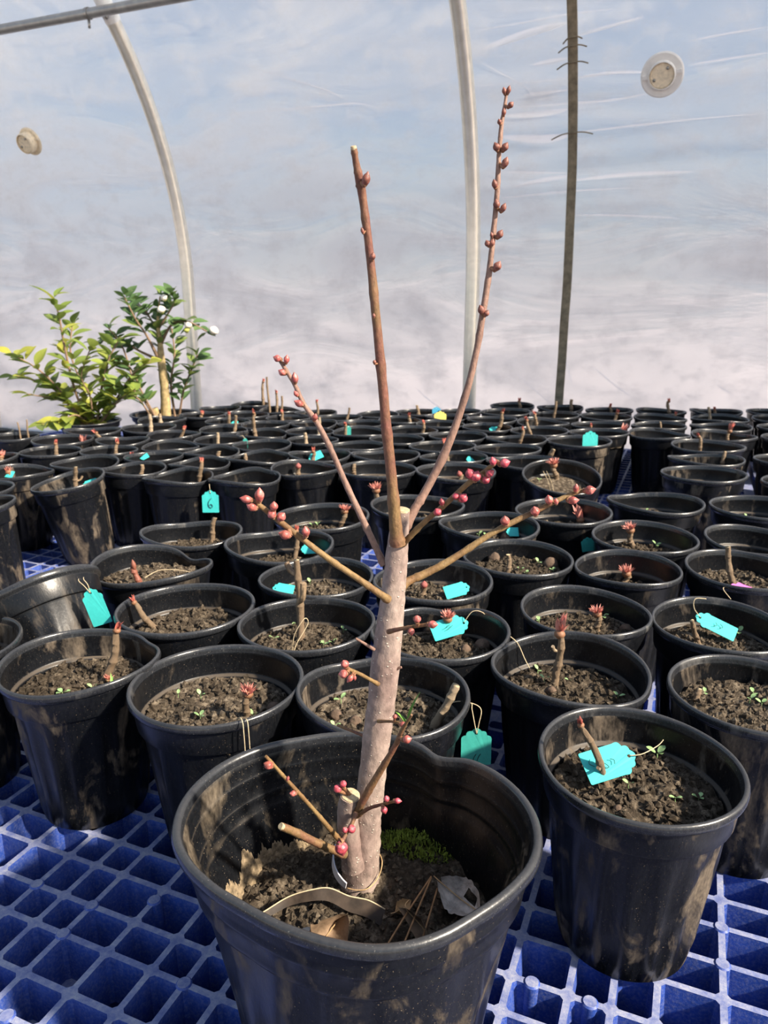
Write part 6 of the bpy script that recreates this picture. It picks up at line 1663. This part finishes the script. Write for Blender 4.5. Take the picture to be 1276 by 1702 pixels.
for k, (p0, p1) in enumerate((((0.046, 0.016, 0.016), (0.002, -0.056, 0.004)), ((0.046, 0.015, 0.016), (0.016, -0.056, 0.004)), ((0.050, 0.012, 0.010), (0.030, -0.050, 0.003)), ((-0.004, -0.030, 0.003), (0.038, -0.042, 0.003)), ((0.000, -0.034, 0.003), (0.020, -0.037, 0.002)), ((-0.012, -0.026, 0.002), (-0.011, -0.056, 0.003)))):
    a_, b_ = px_pot(*p0), px_pot(*p1)
    md = (a_ + b_) / 2 + Vector((0.001, 0.001, 0.003))
    tag(obj('pine_needle', mesh('pine_needle', *tube(curve_line([a_, md, b_], 0.0006, 8), 6), [M['needle']])), NEEDLE_LABEL[k], 'pine needle', 'pine needles in the large pot')
for dx, dy, r in ((-0.058, -0.022, 0.0055), (-0.034, -0.020, 0.0065)):
    tag(obj('pebble', mesh('pebble', *lump(dx * 100, r, 0.8, 14, 9, 0.12), [M['stone']]), None, px_pot(dx, dy, 0.002)), ('pale grey pebble half buried beside the tan curled leaf' if r < 0.006 else 'larger pale grey pebble under the label strip'), 'pebble', 'pale pebbles in the large pot')

# ------------------------------------------------------------------ camellias behind the pots
def leaf_mesh(mat, seed):
    v, f = [], []
    nseg = 8
    for i in range(nseg + 1):
        t = i / nseg
        w = 0.30 * (sin(pi * min(0.02 + t * 0.97, 1)) ** 0.85) * (1.05 - 0.3 * t)
        x_ = t
        z_ = -0.18 * t * t * (1 + 0.5 * sin(seed))
        v += [(x_, -w, z_ + w * 0.30), (x_, -w * 0.5, z_ + w * 0.10), (x_, 0, z_), (x_, w * 0.5, z_ + w * 0.10), (x_, w, z_ + w * 0.30)]
    for i in range(nseg):
        for k in range(4):
            b_ = i * 5 + k
            f.append((b_, b_ + 1, b_ + 6, b_ + 5))
    return mesh('leaf', v, f, [mat])
LEAVES = {'left': [leaf_mesh(M['leaf_light'], s_) for s_ in (0, 1.5, 3)], 'right': [leaf_mesh(M['leaf_dark'], s_) for s_ in (0, 1.5, 3)]}
CLAB = {'left': 'yellow-green leafy camellia shrub spreading low beside the film wall', 'right': 'dark-leaved camellia with a pale sawn-off trunk and cream buds by the steel hoop'}
rc = random.Random(21)
for side, brs in CAMELLIA.items():
    b0 = brs[0][0]
    org = Vector((b0[0], b0[1], 0))
    pd = 0.20 if side == 'left' else 0.24
    pot = thing('nursery_pot', 'low black pot holding the %s camellia' % ('yellow-green leafy' if side == 'left' else 'dark-leaved'), 'plant pot', org, (0, 0, 0), 'black nursery pots')
    mats, rim_me = POT_VARIANTS['plain']
    sc, hz = pd / (2 * POT_R), 0.115 / POT_H
    obj('pot_shell', mats['pot'], pot, (0, 0, 0), (0, 0, 0), (sc, sc, hz))
    obj('rim', rim_me, pot, (0, 0, 0), (0, 0, 0), (sc, sc, hz))
    obj('soil', SOIL_FAR[0], pot, (0, 0, 0.088), (0, 0, 0), (sc * 0.97, sc * 0.97, 1))
    sh = thing('camellia_shrub', CLAB[side], 'shrub', org + Vector((0, 0, 0.086)))
    so = sh.location
    for bi, L in enumerate(brs):
        pts = [(Vector(p[:3]) - so, p[3]) for p in L]
        if bi > 0 or side == 'left':
            if pts[0][0].z < 0.06:
                pts.insert(0, (Vector((pts[0][0].x * 0.6, pts[0][0].y * 0.6, -0.01)), pts[0][1]))
        else:
            pts.insert(0, (Vector((0.004, 0.0, -0.01)), pts[0][1] * 1.1))
        sm = catmull([tuple(p) + (max(r, 0.0016),) for p, r in pts], 6)
        main = side == 'right' and bi == 0
        obj('trunk' if main else 'branch', mesh('branch', *tube(sm, 12 if main else 7, 0.12, 60), [M['trunk_cam' if main else 'stem_cam']]), sh)
        # leaves alternate along the outer part of the branch
        n_ = len(sm)
        st = int(n_ * (0.60 if main else (0.30 if side == 'left' else 0.42)))
        for i in range(st, n_):
            for rep in range(2 if side == 'right' or i % 2 else 1):
                if rc.random() < 0.12:
                    continue
                p = sm[i][0]
                d_ = (sm[min(i + 1, n_ - 1)][0] - sm[max(i - 1, 0)][0]).normalized()
                az = rc.uniform(0, 6.28)
                od = Vector((cos(az), sin(az) * 0.8, rc.uniform(-0.15, 0.55))).normalized()
                dd = (d_ * 0.55 + od).normalized()
                Ls = rc.uniform(0.036, 0.062) * (1.15 if side == 'left' else 0.95)
                zax = (Vector((rc.uniform(-0.5, 0.5), rc.uniform(-0.7, 0.3), 1.0)))
                yax = zax.cross(dd).normalized()
                zz = dd.cross(yax)
                R = Matrix((dd, yax, zz)).transposed()
                obj('leaf', rc.choice(LEAVES[side]), sh, p + dd * 0.006, R.to_euler(), (Ls, Ls, Ls))
    if side == 'right':
        st_ = obj('sawn_stub', mesh('sawn_stub', *tube(curve_line([(-0.02, 0.0, -0.01), (-0.032, -0.005, 0.02), (-0.040, -0.008, 0.045)], 0.017), 12, 0.08, 60), [M['trunk_cam']], True, 50), sh)
        for i, (x, y, z, r) in enumerate(CAM_FLOWERS):
            mb = MB()
            for k in range(7):
                Mx = Matrix.Rotation(k * 2.4, 4, 'Z') @ Matrix.Rotation(0.12 * (k % 3), 4, 'Y')
                mb.add(*egg(r * (1 - 0.03 * k), r * 1.3, 10, 8, 0.1, -0.6), 0, Mx)
            fb = obj('flower_bud', mb.build('flower_bud', [M['bud_green'] if i == 2 else M['white_petal']]), sh, Vector((x, y, z)) - so, (0.3, 0.5 if i == 0 else -0.2, 0))
            cv, cf = egg(r * 0.6, r * 0.8, 8, 5, 0.1, -1.2)
            obj('calyx', mesh('calyx', cv, cf, [M['bud_green']]), fb)
